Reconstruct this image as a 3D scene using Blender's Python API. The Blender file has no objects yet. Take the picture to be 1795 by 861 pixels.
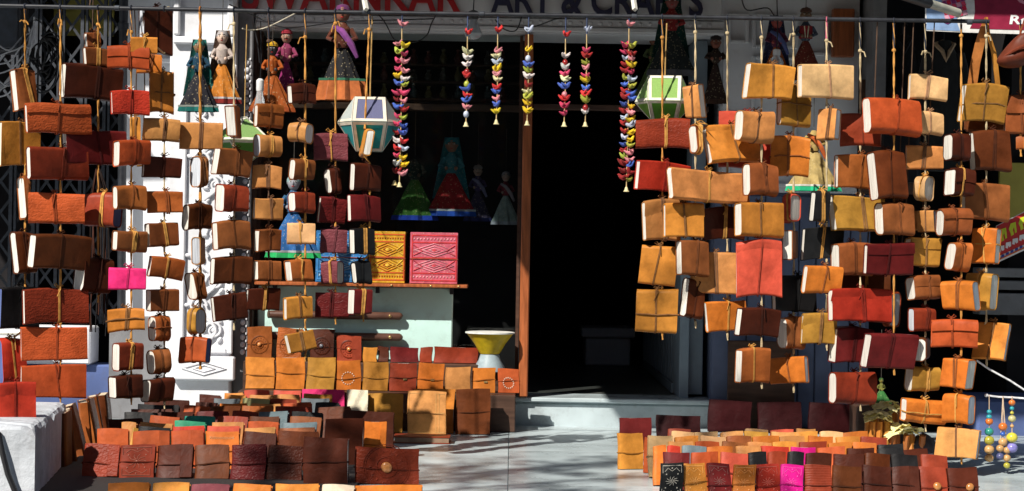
import bpy, math, random
from mathutils import Vector, Matrix

random.seed(11)
R = math.radians
SC = bpy.context.scene
COL = SC.collection

# ------------------------------------------------------------------ camera
EYE = 1.55                       # eye height above the street
F = 3460.0                       # focal length in photograph pixels (1795 wide)
ROLL = R(0.95)
cam_d = bpy.data.cameras.new('camera')
cam_d.sensor_width = 36.0
cam_d.lens = F / 1795.0 * 36.0
cam_d.clip_start, cam_d.clip_end = 0.1, 500.0
cam = bpy.data.objects.new('camera', cam_d)
cam.matrix_world = Matrix.Translation((0, 0, EYE)) @ Matrix.Rotation(R(90), 4, 'X') @ Matrix.Rotation(ROLL, 4, 'Z')
COL.objects.link(cam)
SC.camera = cam

# ------------------------------------------------------------------ light
SUN_AZ, SUN_EL = R(36), R(42)    # the sun stands behind the camera's left shoulder
S = Vector((-math.sin(SUN_AZ) * math.cos(SUN_EL), -math.cos(SUN_AZ) * math.cos(SUN_EL), math.sin(SUN_EL)))
world = bpy.data.worlds.new("World")
SC.world = world
world.use_nodes = True
nt = world.node_tree
sky = nt.nodes.new('ShaderNodeTexSky')
sky.sky_type = 'NISHITA'
sky.sun_disc = False
sky.sun_elevation = SUN_EL
sky.sun_rotation = math.atan2(S.x, S.y)
bg = nt.nodes['Background']
bg.inputs['Strength'].default_value = 0.05
nt.links.new(sky.outputs['Color'], bg.inputs['Color'])
sun_d = bpy.data.lights.new('sun', 'SUN')
sun_d.energy = 5.0
sun_d.angle = R(0.55)
sun_d.color = (1.0, 0.94, 0.85)
sun = bpy.data.objects.new('sun', sun_d)
sun.rotation_euler = S.to_track_quat('Z', 'Y').to_euler()
sun.location = (-6, -8, 12)
COL.objects.link(sun)
SC.view_settings.view_transform = 'Standard'
SC.view_settings.look = 'None'
SC.view_settings.gamma = 1.0
SC.view_settings.exposure = 0.32
SC.render.resolution_x, SC.render.resolution_y = 1024, 491
SC.cycles.max_bounces = 6
SC.cycles.transparent_max_bounces = 8


def at(px, py, d):
    """world point seen at photograph pixel (px, py), at the distance d in front of the camera"""
    u, v = px - 897.5, 430.5 - py
    c, s = math.cos(ROLL), math.sin(ROLL)
    a, b = u * c - v * s, u * s + v * c
    return Vector((a * d / F, d, EYE + b * d / F))


def hz(py, d):                   # height at the middle column
    return at(897.5, py, d).z


# ------------------------------------------------------------------ materials
def new_mat(name):
    m = bpy.data.materials.new(name)
    m.use_nodes = True
    t = m.node_tree
    return m, t, t.nodes, t.links, t.nodes['Principled BSDF']


def mat(name, color=None, rough=0.6, spec=0.5, metal=0.0, var=0.25, scale=6.0, bump=0.2, bscale=60.0, detail=5.0,
        stretch=(1, 1, 1), dist=0.002, sheen=0.0, speck=0.0, speck_col=(0.1, 0.08, 0.06), coat=0.0):
    """procedural surface; color None = the object's own colour"""
    m, t, N, L, P = new_mat(name)
    tc = N.new('ShaderNodeTexCoord')
    oi = N.new('ShaderNodeObjectInfo')
    add = N.new('ShaderNodeVectorMath'); add.operation = 'MULTIPLY_ADD'
    cv = N.new('ShaderNodeCombineXYZ')
    for i in range(3):
        L.new(oi.outputs['Random'], cv.inputs[i])
    mp = N.new('ShaderNodeMapping'); mp.inputs['Scale'].default_value = stretch
    L.new(tc.outputs['Object'], mp.inputs['Vector'])
    add.inputs[1].default_value = (37, 53, 71)
    L.new(cv.outputs[0], add.inputs[0]); L.new(mp.outputs[0], add.inputs[2])
    n1 = N.new('ShaderNodeTexNoise'); n1.inputs['Scale'].default_value = scale; n1.inputs['Detail'].default_value = detail
    L.new(add.outputs[0], n1.inputs['Vector'])
    hsv = N.new('ShaderNodeHueSaturation')
    if color is None:
        L.new(oi.outputs['Color'], hsv.inputs['Color'])
    else:
        hsv.inputs['Color'].default_value = (*color, 1)
    mr = N.new('ShaderNodeMapRange')
    mr.inputs['From Min'].default_value, mr.inputs['From Max'].default_value = 0.3, 0.7
    mr.inputs['To Min'].default_value, mr.inputs['To Max'].default_value = 1 - var, 1 + var
    L.new(n1.outputs['Fac'], mr.inputs['Value']); L.new(mr.outputs[0], hsv.inputs['Value'])
    col = hsv.outputs['Color']
    if speck > 0:
        n3 = N.new('ShaderNodeTexNoise'); n3.inputs['Scale'].default_value = scale * 2.3; n3.inputs['Detail'].default_value = 8
        n3.inputs['Roughness'].default_value = 0.75
        L.new(add.outputs[0], n3.inputs['Vector'])
        r3 = N.new('ShaderNodeMapRange'); r3.inputs['From Min'].default_value = 0.52; r3.inputs['From Max'].default_value = 0.72
        r3.inputs['To Max'].default_value = speck
        L.new(n3.outputs['Fac'], r3.inputs['Value'])
        mx = N.new('ShaderNodeMix'); mx.data_type = 'RGBA'
        L.new(r3.outputs[0], mx.inputs['Factor']); L.new(col, mx.inputs['A']); mx.inputs['B'].default_value = (*speck_col, 1)
        col = mx.outputs['Result']
    L.new(col, P.inputs['Base Color'])
    n2 = N.new('ShaderNodeTexNoise'); n2.inputs['Scale'].default_value = bscale; n2.inputs['Detail'].default_value = 4
    L.new(add.outputs[0], n2.inputs['Vector'])
    bp = N.new('ShaderNodeBump'); bp.inputs['Strength'].default_value = bump; bp.inputs['Distance'].default_value = dist
    L.new(n2.outputs['Fac'], bp.inputs['Height']); L.new(bp.outputs[0], P.inputs['Normal'])
    rr = N.new('ShaderNodeMapRange'); rr.inputs['To Min'].default_value = max(rough - 0.12, 0.02); rr.inputs['To Max'].default_value = min(rough + 0.14, 1)
    L.new(n1.outputs['Fac'], rr.inputs['Value']); L.new(rr.outputs[0], P.inputs['Roughness'])
    P.inputs['Specular IOR Level'].default_value = spec
    P.inputs['Metallic'].default_value = metal
    if sheen: P.inputs['Sheen Weight'].default_value = sheen
    if coat:
        P.inputs['Coat Weight'].default_value = coat; P.inputs['Coat Roughness'].default_value = 0.25
    return m


def leather(name, emboss=None, rough=0.42):
    """object-coloured leather: blotchy dye, scuffs, creases; emboss adds a tooled relief"""
    m, t, N, L, P = new_mat(name)
    tc = N.new('ShaderNodeTexCoord'); oi = N.new('ShaderNodeObjectInfo')
    cv = N.new('ShaderNodeCombineXYZ')
    for i in range(3): L.new(oi.outputs['Random'], cv.inputs[i])
    add = N.new('ShaderNodeVectorMath'); add.operation = 'MULTIPLY_ADD'; add.inputs[1].default_value = (37, 53, 71)
    L.new(cv.outputs[0], add.inputs[0]); L.new(tc.outputs['Object'], add.inputs[2])
    V = add.outputs[0]
    blot = N.new('ShaderNodeTexNoise'); blot.inputs['Scale'].default_value = 11; blot.inputs['Detail'].default_value = 6; blot.inputs['Roughness'].default_value = 0.62
    L.new(V, blot.inputs['Vector'])
    mr = N.new('ShaderNodeMapRange'); mr.inputs['From Min'].default_value, mr.inputs['From Max'].default_value = 0.28, 0.72
    mr.inputs['To Min'].default_value, mr.inputs['To Max'].default_value = 0.58, 1.28
    L.new(blot.outputs['Fac'], mr.inputs['Value'])
    hsv = N.new('ShaderNodeHueSaturation'); L.new(oi.outputs['Color'], hsv.inputs['Color']); L.new(mr.outputs[0], hsv.inputs['Value'])
    sc = N.new('ShaderNodeTexNoise'); sc.inputs['Scale'].default_value = 45; sc.inputs['Detail'].default_value = 8; sc.inputs['Roughness'].default_value = 0.8
    L.new(V, sc.inputs['Vector'])
    r2 = N.new('ShaderNodeMapRange'); r2.inputs['From Min'].default_value, r2.inputs['From Max'].default_value = 0.56, 0.74; r2.inputs['To Max'].default_value = 0.45
    L.new(sc.outputs['Fac'], r2.inputs['Value'])
    dk = N.new('ShaderNodeMix'); dk.data_type = 'RGBA'; dk.blend_type = 'MULTIPLY'
    L.new(r2.outputs[0], dk.inputs['Factor']); L.new(hsv.outputs['Color'], dk.inputs['A']); dk.inputs['B'].default_value = (0.42, 0.34, 0.28, 1)
    L.new(dk.outputs['Result'], P.inputs['Base Color'])
    fine = N.new('ShaderNodeTexNoise'); fine.inputs['Scale'].default_value = 130; fine.inputs['Detail'].default_value = 4
    L.new(V, fine.inputs['Vector'])
    crease = N.new('ShaderNodeTexNoise'); crease.inputs['Scale'].default_value = 16; crease.inputs['Detail'].default_value = 3
    crease.inputs['Distortion'].default_value = 1.2
    L.new(V, crease.inputs['Vector'])
    b0 = N.new('ShaderNodeBump'); b0.inputs['Strength'].default_value = 0.35; b0.inputs['Distance'].default_value = 0.006
    L.new(crease.outputs['Fac'], b0.inputs['Height'])
    b1 = N.new('ShaderNodeBump'); b1.inputs['Strength'].default_value = 0.22; b1.inputs['Distance'].default_value = 0.001
    L.new(fine.outputs['Fac'], b1.inputs['Height']); L.new(b0.outputs[0], b1.inputs['Normal'])
    last = b1
    if emboss:
        if emboss == 'scroll':
            w = N.new('ShaderNodeTexWave'); w.wave_type = 'RINGS'; w.inputs['Scale'].default_value = 22; w.inputs['Distortion'].default_value = 7
            w.inputs['Detail'].default_value = 1; w.inputs['Detail Scale'].default_value = 3.0
            L.new(V, w.inputs['Vector']); h = w.outputs['Fac']
        elif emboss == 'stripe':
            w = N.new('ShaderNodeTexWave'); w.wave_type = 'BANDS'; w.bands_direction = 'Z'; w.inputs['Scale'].default_value = 32; w.inputs['Distortion'].default_value = 2
            L.new(V, w.inputs['Vector']); h = w.outputs['Fac']
        else:
            w = N.new('ShaderNodeTexVoronoi'); w.feature = 'DISTANCE_TO_EDGE'; w.inputs['Scale'].default_value = 62
            L.new(V, w.inputs['Vector']); h = w.outputs['Distance']
        b2 = N.new('ShaderNodeBump'); b2.inputs['Strength'].default_value = 0.38; b2.inputs['Distance'].default_value = 0.0022
        L.new(h, b2.inputs['Height']); L.new(b1.outputs[0], b2.inputs['Normal'])
        last = b2
    L.new(last.outputs[0], P.inputs['Normal'])
    rr = N.new('ShaderNodeMapRange'); rr.inputs['To Min'].default_value = rough - 0.14; rr.inputs['To Max'].default_value = rough + 0.2
    L.new(blot.outputs['Fac'], rr.inputs['Value']); L.new(rr.outputs[0], P.inputs['Roughness'])
    P.inputs['Specular IOR Level'].default_value = 0.15
    return m


def page_mat():
    m, t, N, L, P = new_mat('page_edges')
    tc = N.new('ShaderNodeTexCoord'); oi = N.new('ShaderNodeObjectInfo')
    mp = N.new('ShaderNodeMapping'); mp.inputs['Scale'].default_value = (1, 60, 1)
    L.new(tc.outputs['Object'], mp.inputs['Vector'])
    n = N.new('ShaderNodeTexNoise'); n.inputs['Scale'].default_value = 8; n.inputs['Detail'].default_value = 4
    L.new(mp.outputs[0], n.inputs['Vector'])
    hsv = N.new('ShaderNodeHueSaturation'); L.new(oi.outputs['Color'], hsv.inputs['Color'])
    mr = N.new('ShaderNodeMapRange'); mr.inputs['From Min'].default_value, mr.inputs['From Max'].default_value = 0.3, 0.65
    mr.inputs['To Min'].default_value, mr.inputs['To Max'].default_value = 0.5, 1.1
    L.new(n.outputs['Fac'], mr.inputs['Value']); L.new(mr.outputs[0], hsv.inputs['Value'])
    L.new(hsv.outputs['Color'], P.inputs['Base Color'])
    b = N.new('ShaderNodeBump'); b.inputs['Strength'].default_value = 0.3; b.inputs['Distance'].default_value = 0.001
    L.new(n.outputs['Fac'], b.inputs['Height']); L.new(b.outputs[0], P.inputs['Normal'])
    P.inputs['Roughness'].default_value = 0.85
    return m


def glass_mat():
    m, t, N, L, P = new_mat('window_glass')
    N.remove(P)
    tr = N.new('ShaderNodeBsdfTransparent'); tr.inputs['Color'].default_value = (0.9, 0.93, 0.92, 1)
    gl = N.new('ShaderNodeBsdfGlossy'); gl.inputs['Roughness'].default_value = 0.04
    fr = N.new('ShaderNodeFresnel'); fr.inputs['IOR'].default_value = 1.45
    mx = N.new('ShaderNodeMixShader')
    lo = N.new('ShaderNodeMath'); lo.operation = 'MULTIPLY'; lo.inputs[1].default_value = 0.5
    L.new(fr.outputs[0], lo.inputs[0]); L.new(lo.outputs[0], mx.inputs['Fac']); L.new(tr.outputs[0], mx.inputs[1]); L.new(gl.outputs[0], mx.inputs[2])
    L.new(mx.outputs[0], N['Material Output'].inputs['Surface'])
    return m


M = {
    'leather': leather('leather'),
    'scroll': leather('leather_scroll_tooled', 'scroll', 0.45),
    'stripe': leather('leather_stripe_tooled', 'stripe', 0.45),
    'cell': leather('leather_cell_tooled', 'cell', 0.45),
    'page': page_mat(),
    'cord': mat('cord', None, 0.85, 0.2, var=0.3, scale=40, bump=0.6, bscale=300),
    'cloth': mat('cloth', None, 0.9, 0.2, var=0.3, scale=25, bump=0.5, bscale=220, sheen=0.1),
    'bright': mat('painted', None, 0.5, 0.4, var=0.15, scale=30, bump=0.2, bscale=150),
    'bead': mat('glazed_bead', None, 0.25, 0.5, var=0.2, scale=50, bump=0.1),
    'brass': mat('brass', (0.6, 0.42, 0.18), 0.35, metal=1.0, var=0.3, scale=40),
    'stone': mat('polished_stone', None, 0.15, 0.6, var=0.4, scale=60),
    'plaster': mat('whitewash', (0.72, 0.735, 0.77), 0.85, 0.2, var=0.10, scale=3, bump=0.5, bscale=25, speck=0.3, speck_col=(0.38, 0.34, 0.32)),
    'carved': mat('carved_stucco', (0.74, 0.75, 0.79), 0.7, 0.3, var=0.08, scale=8, bump=0.3, bscale=60),
    'block_wash': mat('block_wash', (0.50, 0.53, 0.57), 0.85, 0.2, var=0.2, scale=4, bump=0.9, bscale=18, dist=0.01, speck=0.65, speck_col=(0.24, 0.22, 0.22)),
    'bluewash': mat('blue_wash', (0.09, 0.13, 0.29), 0.85, 0.2, var=0.22, scale=4, bump=0.5, bscale=30, speck=0.5, speck_col=(0.1, 0.11, 0.16)),
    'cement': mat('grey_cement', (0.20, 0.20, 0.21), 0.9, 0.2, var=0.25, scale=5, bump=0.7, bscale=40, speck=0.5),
    'sign': mat('sign_board', (0.62, 0.61, 0.62), 0.6, 0.3, var=0.08, scale=4, bump=0.1),
    'red_letter': mat('red_letter', (0.42, 0.012, 0.015), 0.45, var=0.12),
    'navy_letter': mat('navy_letter', (0.025, 0.025, 0.06), 0.45, var=0.12),
    'teal_paint': mat('pale_teal_paint', (0.55, 0.79, 0.74), 0.45, 0.4, var=0.10, scale=4, bump=0.15, bscale=15, speck=0.35, speck_col=(0.3, 0.38, 0.34)),
    'handle': mat('brown_handle', (0.10, 0.045, 0.03), 0.4, 0.5, var=0.2, scale=20),
    'door_wood': mat('door_wood', (0.36, 0.10, 0.03), 0.4, 0.5, var=0.35, scale=9, stretch=(6, 6, 0.6), bump=0.25, bscale=20, speck=0.4, speck_col=(0.1, 0.03, 0.015)),
    'dark_wood': mat('dark_wood', (0.07, 0.035, 0.022), 0.5, 0.4, var=0.35, scale=9, stretch=(0.6, 5, 5), bump=0.25, bscale=20),
    'black_metal': mat('black_metal', (0.018, 0.02, 0.026), 0.45, 0.5, var=0.4, scale=20, bump=0.2),
    'gate_metal': mat('gate_metal', (0.035, 0.042, 0.055), 0.5, 0.5, var=0.4, scale=20, bump=0.3, speck=0.4, speck_col=(0.06, 0.03, 0.02)),
    'galv': mat('grey_tube', (0.42, 0.42, 0.36), 0.5, 0.5, var=0.25, scale=15, bump=0.2),
    'white_paint': mat('white_paint', (0.78, 0.76, 0.68), 0.5, 0.4, var=0.1, scale=15, bump=0.1),
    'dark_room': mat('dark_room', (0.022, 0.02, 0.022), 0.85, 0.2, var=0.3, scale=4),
    'yellow_wall': mat('mustard_panel', (0.42, 0.36, 0.08), 0.7, 0.3, var=0.15, scale=5, bump=0.2),
    'asphalt': mat('asphalt', (0.06, 0.058, 0.055), 0.95, 0.2, var=0.3, scale=8, bump=0.8, bscale=80),
    'slab': mat('kota_marble', (0.45, 0.525, 0.55), 0.28, 0.5, var=0.24, scale=3.5, bump=0.12, bscale=30, detail=9.0, speck=0.6, speck_col=(0.22, 0.23, 0.24)),
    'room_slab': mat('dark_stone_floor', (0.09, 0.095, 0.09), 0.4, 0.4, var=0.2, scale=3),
    'leaf': mat('leaf', (0.06, 0.10, 0.03), 0.5, 0.4, var=0.4, scale=4),
    'brown_wall': mat('far_wall', (0.20, 0.16, 0.13), 0.9, 0.2, var=0.2, scale=1),
    'canvas': mat('awning_canvas', (0.16, 0.13, 0.10), 0.95, 0.1, var=0.15, scale=8, bump=0.3),
    'slate_panel': mat('slate_blue_panel', (0.12, 0.15, 0.24), 0.7, 0.3, var=0.2, scale=6, bump=0.3),
    'grey_door': mat('grey_blue_door', (0.22, 0.28, 0.33), 0.55, 0.4, var=0.12, scale=8),
    'glass': glass_mat(),
    'rubber': mat('cable_rubber', (0.012, 0.012, 0.014), 0.5, 0.4, var=0.2),
    'grey_wire': mat('grey_wire', (0.4, 0.4, 0.42), 0.5, 0.4, var=0.2),
    'paper': mat('crumpled_paper', (0.80, 0.72, 0.36), 0.8, 0.2, var=0.2, scale=20, bump=0.6, bscale=40, dist=0.006),
}
def brocade():
    m, t, N, L, P = new_mat('brocade_cloth')
    tc = N.new('ShaderNodeTexCoord'); oi = N.new('ShaderNodeObjectInfo')
    vo = N.new('ShaderNodeTexVoronoi'); vo.inputs['Scale'].default_value = 70
    L.new(tc.outputs['Object'], vo.inputs['Vector'])
    r = N.new('ShaderNodeMapRange'); r.inputs['From Min'].default_value, r.inputs['From Max'].default_value = 0.28, 0.22; r.inputs['To Max'].default_value = 0.75
    L.new(vo.outputs['Distance'], r.inputs['Value'])
    nz = N.new('ShaderNodeTexNoise'); nz.inputs['Scale'].default_value = 30; nz.inputs['Detail'].default_value = 5
    L.new(tc.outputs['Object'], nz.inputs['Vector'])
    hs = N.new('ShaderNodeHueSaturation'); mr = N.new('ShaderNodeMapRange'); mr.inputs['To Min'].default_value, mr.inputs['To Max'].default_value = 0.3, 1.5
    L.new(nz.outputs['Fac'], mr.inputs['Value']); L.new(mr.outputs[0], hs.inputs['Value']); L.new(oi.outputs['Color'], hs.inputs['Color'])
    mx = N.new('ShaderNodeMix'); mx.data_type = 'RGBA'
    lt = N.new('ShaderNodeMix'); lt.data_type = 'RGBA'; lt.inputs['Factor'].default_value = 0.35
    L.new(oi.outputs['Color'], lt.inputs['A']); lt.inputs['B'].default_value = (0.6, 0.5, 0.3, 1)
    L.new(r.outputs[0], mx.inputs['Factor']); L.new(hs.outputs['Color'], mx.inputs['A']); L.new(lt.outputs['Result'], mx.inputs['B'])
    L.new(mx.outputs['Result'], P.inputs['Base Color'])
    bp = N.new('ShaderNodeBump'); bp.inputs['Strength'].default_value = 0.5; bp.inputs['Distance'].default_value = 0.003
    L.new(nz.outputs['Fac'], bp.inputs['Height']); L.new(bp.outputs[0], P.inputs['Normal'])
    P.inputs['Roughness'].default_value = 0.75; P.inputs['Specular IOR Level'].default_value = 0.2
    return m


M['brocade'] = brocade()
lens_glass = bpy.data.materials.new('bulb_glass'); lens_glass.use_nodes = True
_p = lens_glass.node_tree.nodes['Principled BSDF']
_p.inputs['Base Color'].default_value = (0.85, 0.88, 0.9, 1); _p.inputs['Roughness'].default_value = 0.08
_p.inputs['Transmission Weight'].default_value = 0.7; _p.inputs['IOR'].default_value = 1.2
M['bulb'] = lens_glass


# ------------------------------------------------------------------ mesh helper
class MB:
    def __init__(s):
        s.v, s.f = [], []

    def add(s, vs, fs):
        o = len(s.v)
        s.v += [tuple(p) for p in vs]
        s.f += [tuple(i + o for i in f) for f in fs]
        return s

    def box(s, x0, x1, y0, y1, z0, z1, mtx=None, bev=0.0):
        if bev > 0 and min(x1 - x0, y1 - y0, z1 - z0) > 2.2 * bev:
            # chamfered in all edges
            vs, key = [], {}
            c = ((x0, x1), (y0, y1), (z0, z1))
            for i in (0, 1):
                for j in (0, 1):
                    for k in (0, 1):
                        p = [c[0][i], c[1][j], c[2][k]]
                        sg = [1 if q == 0 else -1 for q in (i, j, k)]
                        for a in range(3):
                            w = list(p)
                            for b in range(3):
                                if b != a: w[b] += sg[b] * bev
                            key[(i, j, k, a)] = len(vs); vs.append(w)
            fs = []
            for a in range(3):
                b, e = (a + 1) % 3, (a + 2) % 3
                for side in (0, 1):
                    q = []
                    for (m_, n_) in ((0, 0), (1, 0), (1, 1), (0, 1)):
                        idx = [0, 0, 0]; idx[a], idx[b], idx[e] = side, m_, n_
                        q.append(key[(*idx, a)])
                    fs.append(q if side else q[::-1])
            for a in range(3):            # edges running along axis a
                b, e = (a + 1) % 3, (a + 2) % 3
                for m_ in (0, 1):
                    for n_ in (0, 1):
                        lo, hi = [0, 0, 0], [0, 0, 0]
                        lo[a], hi[a] = 0, 1
                        lo[b] = hi[b] = m_; lo[e] = hi[e] = n_
                        q = [key[(*lo, b)], key[(*hi, b)], key[(*hi, e)], key[(*lo, e)]]
                        fs.append(q if (m_ + n_) % 2 else q[::-1])
            for i in (0, 1):
                for j in (0, 1):
                    for k in (0, 1):
                        q = [key[(i, j, k, a)] for a in range(3)]
                        fs.append(q if (i + j + k) % 2 else q[::-1])
        else:
            vs = [(x, y, z) for x in (x0, x1) for y in (y0, y1) for z in (z0, z1)]
            fs = [(0, 1, 3, 2), (4, 6, 7, 5), (0, 4, 5, 1), (2, 3, 7, 6), (0, 2, 6, 4), (1, 5, 7, 3)]
        if mtx is not None: vs = [mtx @ Vector(v) for v in vs]
        return s.add(vs, fs)

    def tube(s, pts, r, n=6, caps=True):
        pts = [Vector(p) for p in pts]
        rs = r if isinstance(r, (list, tuple)) else [r] * len(pts)
        vs, fs = [], []
        up = None
        for i, p in enumerate(pts):
            d = (pts[min(i + 1, len(pts) - 1)] - pts[max(i - 1, 0)])
            d = d.normalized() if d.length > 1e-9 else Vector((0, 0, 1))
            if up is None:
                up = d.cross(Vector((0, 1, 0.01)))
                if up.length < 1e-3: up = d.cross(Vector((1, 0, 0)))
            up = (up - d * up.dot(d))
            up = up.normalized() if up.length > 1e-6 else d.orthogonal().normalized()
            w = d.cross(up)
            for k in range(n):
                a = 2 * math.pi * k / n
                vs.append(p + (up * math.cos(a) + w * math.sin(a)) * rs[i])
        m = len(pts)
        for i in range(m - 1):
            for k in range(n):
                k2 = (k + 1) % n
                fs.append((i * n + k, i * n + k2, (i + 1) * n + k2, (i + 1) * n + k))
        if caps:
            fs.append(tuple(range(n))[::-1]); fs.append(tuple((m - 1) * n + k for k in range(n)))
        return s.add(vs, fs)

    def lathe(s, prof, c=(0, 0, 0), n=20, mtx=None, sx=1, sy=1):
        vs, fs = [], []
        for r, z in prof:
            for k in range(n):
                a = 2 * math.pi * k / n
                v = Vector((r * math.cos(a) * sx, r * math.sin(a) * sy, z))
                if mtx is not None: v = mtx @ v
                vs.append(v + Vector(c))
        for i in range(len(prof) - 1):
            for k in range(n):
                k2 = (k + 1) % n
                fs.append((i * n + k, i * n + k2, (i + 1) * n + k2, (i + 1) * n + k))
        fs.append(tuple(range(n))[::-1]); fs.append(tuple((len(prof) - 1) * n + k for k in range(n)))
        return s.add(vs, fs)

    def ball(s, c, rx, ry=None, rz=None, n=12, m=8, mtx=None):
        ry = rx if ry is None else ry; rz = rx if rz is None else rz
        prof = [(max(math.sin(math.pi * i / m), 0.02), -math.cos(math.pi * i / m)) for i in range(m + 1)]
        vs = MB().lathe(prof, n=n)
        pts = [Vector((x * rx, y * ry, z * rz)) for x, y, z in vs.v]
        if mtx is not None: pts = [mtx @ p for p in pts]
        return s.add([p + Vector(c) for p in pts], vs.f)

    def map(s, fn):
        s.v = [tuple(fn(Vector(p))) for p in s.v]
        return s

    def build(s, name, m, parent=None, color=None, smooth=True, angle=38, loc=None):
        me = bpy.data.meshes.new(name)
        me.from_pydata(s.v, [], s.f)
        me.update()
        if smooth:
            me.polygons.foreach_set('use_smooth', [True] * len(me.polygons))
            me.set_sharp_from_angle(angle=R(angle))
        me.materials.append(M[m] if isinstance(m, str) else m)
        o = bpy.data.objects.new(name, me)
        COL.objects.link(o)
        if parent is not None: o.parent = parent
        if color is not None: o.color = (*color, 1)
        if loc is not None: o.location = loc
        return o


def wpart(name, b, m, parent, **k):
    r = parent
    while r.parent is not None: r = r.parent
    l = r.location.copy()
    b.v = [(p[0] - l.x, p[1] - l.y, p[2] - l.z) for p in b.v]
    return b.build(name, m, parent, **k)


def wobj(name, b, m, loc, label, cat, group=None, **k):
    """a thing that is one mesh, shape in world coordinates, origin at loc"""
    b.v = [(p[0] - loc[0], p[1] - loc[1], p[2] - loc[2]) for p in b.v]
    return tag(b.build(name, m, None, loc=loc, **k), label, cat, group)


def tag(o, label, cat=None, group=None):
    o['label'] = label
    if cat: o['category'] = cat
    if group: o['group'] = group
    return o


def struct(o):
    o['kind'] = 'structure'
    return o


def thing(name, label, cat, group=None, loc=(0, 0, 0), mtx=None):
    o = bpy.data.objects.new(name, None)
    o.empty_display_size = 0.05
    COL.objects.link(o)
    if mtx is not None: o.matrix_world = mtx
    else: o.location = loc
    return tag(o, label, cat, group)


ORD = ['first', 'second', 'third', 'fourth', 'fifth', 'sixth', 'seventh', 'eighth', 'ninth', 'tenth', 'eleventh', 'twelfth',
       'thirteenth', 'fourteenth', 'fifteenth']

# ------------------------------------------------------------------ heights shared by the setting
TZ = EYE - 1.0                   # terrace level
D0 = 11.0                        # plane of the shop front


def X(px, d=D0):                 # world X at mid height
    return (px - 897.5) * d / F


def Z(py, d=D0):
    return EYE + (430.5 - py) * d / F


# ------------------------------------------------------------------ ground, terrace, steps
g = MB().add([(-80, -60, 0), (80, -60, 0), (80, 120, 0), (-80, 120, 0)], [(0, 1, 2, 3)]).build('ground', 'asphalt', smooth=False)
struct(g)
terr = MB().box(-5.0, 5.0, 6.2, 11.4, 0.004, TZ - 0.03).build('terrace', 'cement', smooth=False)
struct(terr)
ny = 7
for i in range(10):
    for j in range(ny):
        x0, x1 = -5.0 + i * 1.0, -4.0 + i * 1.0
        if j % 2: x0, x1 = x0 - 0.0, x1 - 0.0
        y0, y1 = 6.2 + j * 0.685, 6.2 + (j + 1) * 0.685
        b = MB().box(x0 + 0.0012, x1 - 0.0012, y0 + 0.0012, min(y1, 10.99) - 0.0012, TZ - 0.026, TZ + random.uniform(-0.001, 0.001), bev=0.002)
        b.build('marble_slab', 'slab', terr, smooth=False)
doorstep = MB().box(X(890), X(1265), 10.985, 11.36, TZ - 0.02, Z(704, 11.0), bev=0.012).build('doorstep', 'slab', smooth=False)
struct(doorstep)
tr = MB().box(X(885), X(1270), 10.955, 11.30, Z(704, 11.0) + 0.002, Z(697, 11.0) + 0.006, bev=0.006).build('step_tread', 'slab', doorstep, smooth=False)
ROOMZ = Z(697, 11.0) + 0.004

# ------------------------------------------------------------------ the shop building
shop = thing('shop_building', 'white stucco shop front with a dark open doorway and one carved pilaster', 'building', loc=(0, D0, 0))


def part(name, b, m, parent=shop, **k):
    """a part whose shape is given in world coordinates"""
    return wpart(name, b, m, parent, **k)


LX0, LX1 = X(300), X(441)
TOPZ = EYE + 2.6
# pilaster, from the street wall to the roof
pil = part('pilaster', MB().box(LX0, X(414), 10.86, 11.5, TZ, TOPZ, bev=0.01), 'plaster', smooth=False)
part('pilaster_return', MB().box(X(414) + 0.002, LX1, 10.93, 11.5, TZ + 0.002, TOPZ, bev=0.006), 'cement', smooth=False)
# raised panel frame round the carving
fr = MB()
px0, px1, pt, pb = X(316, 10.86), X(411, 10.86), Z(122, 10.86), Z(628, 10.86)
for (a, b_, c, e) in ((px0, px0 + 0.03, pb, pt), (px1 - 0.03, px1, pb, pt), (px0 + 0.032, px1 - 0.032, pt - 0.03, pt), (px0 + 0.032, px1 - 0.032, pb, pb + 0.03)):
    fr.box(a, b_, 10.835, 10.865, c, e, bev=0.006)


sub = part
sub('panel_frame', fr, 'carved', pil, smooth=False)
# carved vine: an S-curved stem with spirals and leaves
vine = MB()
cx = (px0 + px1) / 2
pts = []
for i in range(90):
    tt = i / 89
    z = pb + 0.06 + (pt - pb - 0.12) * tt
    pts.append((cx + 0.055 * math.sin(tt * math.pi * 11), 10.848, z))
vine.tube(pts, 0.011, 6)
sub('vine_stem', vine, 'carved', pil)
for k in range(11):
    b = MB()
    tt = (k + 0.5) / 11
    zc = pb + 0.06 + (pt - pb - 0.12) * tt
    sg = -1 if k % 2 == 0 else 1
    cxx = cx + sg * -0.045
    sp = []
    for i in range(26):
        a = i * 0.42
        rr = 0.05 * (1 - i / 30)
        sp.append((cxx + sg * rr * math.cos(a), 10.846, zc + rr * math.sin(a)))
    b.tube(sp, [0.009 - 0.0002 * i for i in range(26)], 6)
    b.ball((cxx, 10.848, zc), 0.014, 0.012, 0.014, 8, 6)
    for q in range(3):
        a = q * 2.1 + k
        b.ball((cxx + sg * 0.062 * math.cos(a), 10.852, zc + 0.062 * math.sin(a)), 0.02, 0.012, 0.012, 8, 5,
               Matrix.Rotation(-a, 3, 'Y'))
    sub('scroll', b, 'carved', pil)
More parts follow.
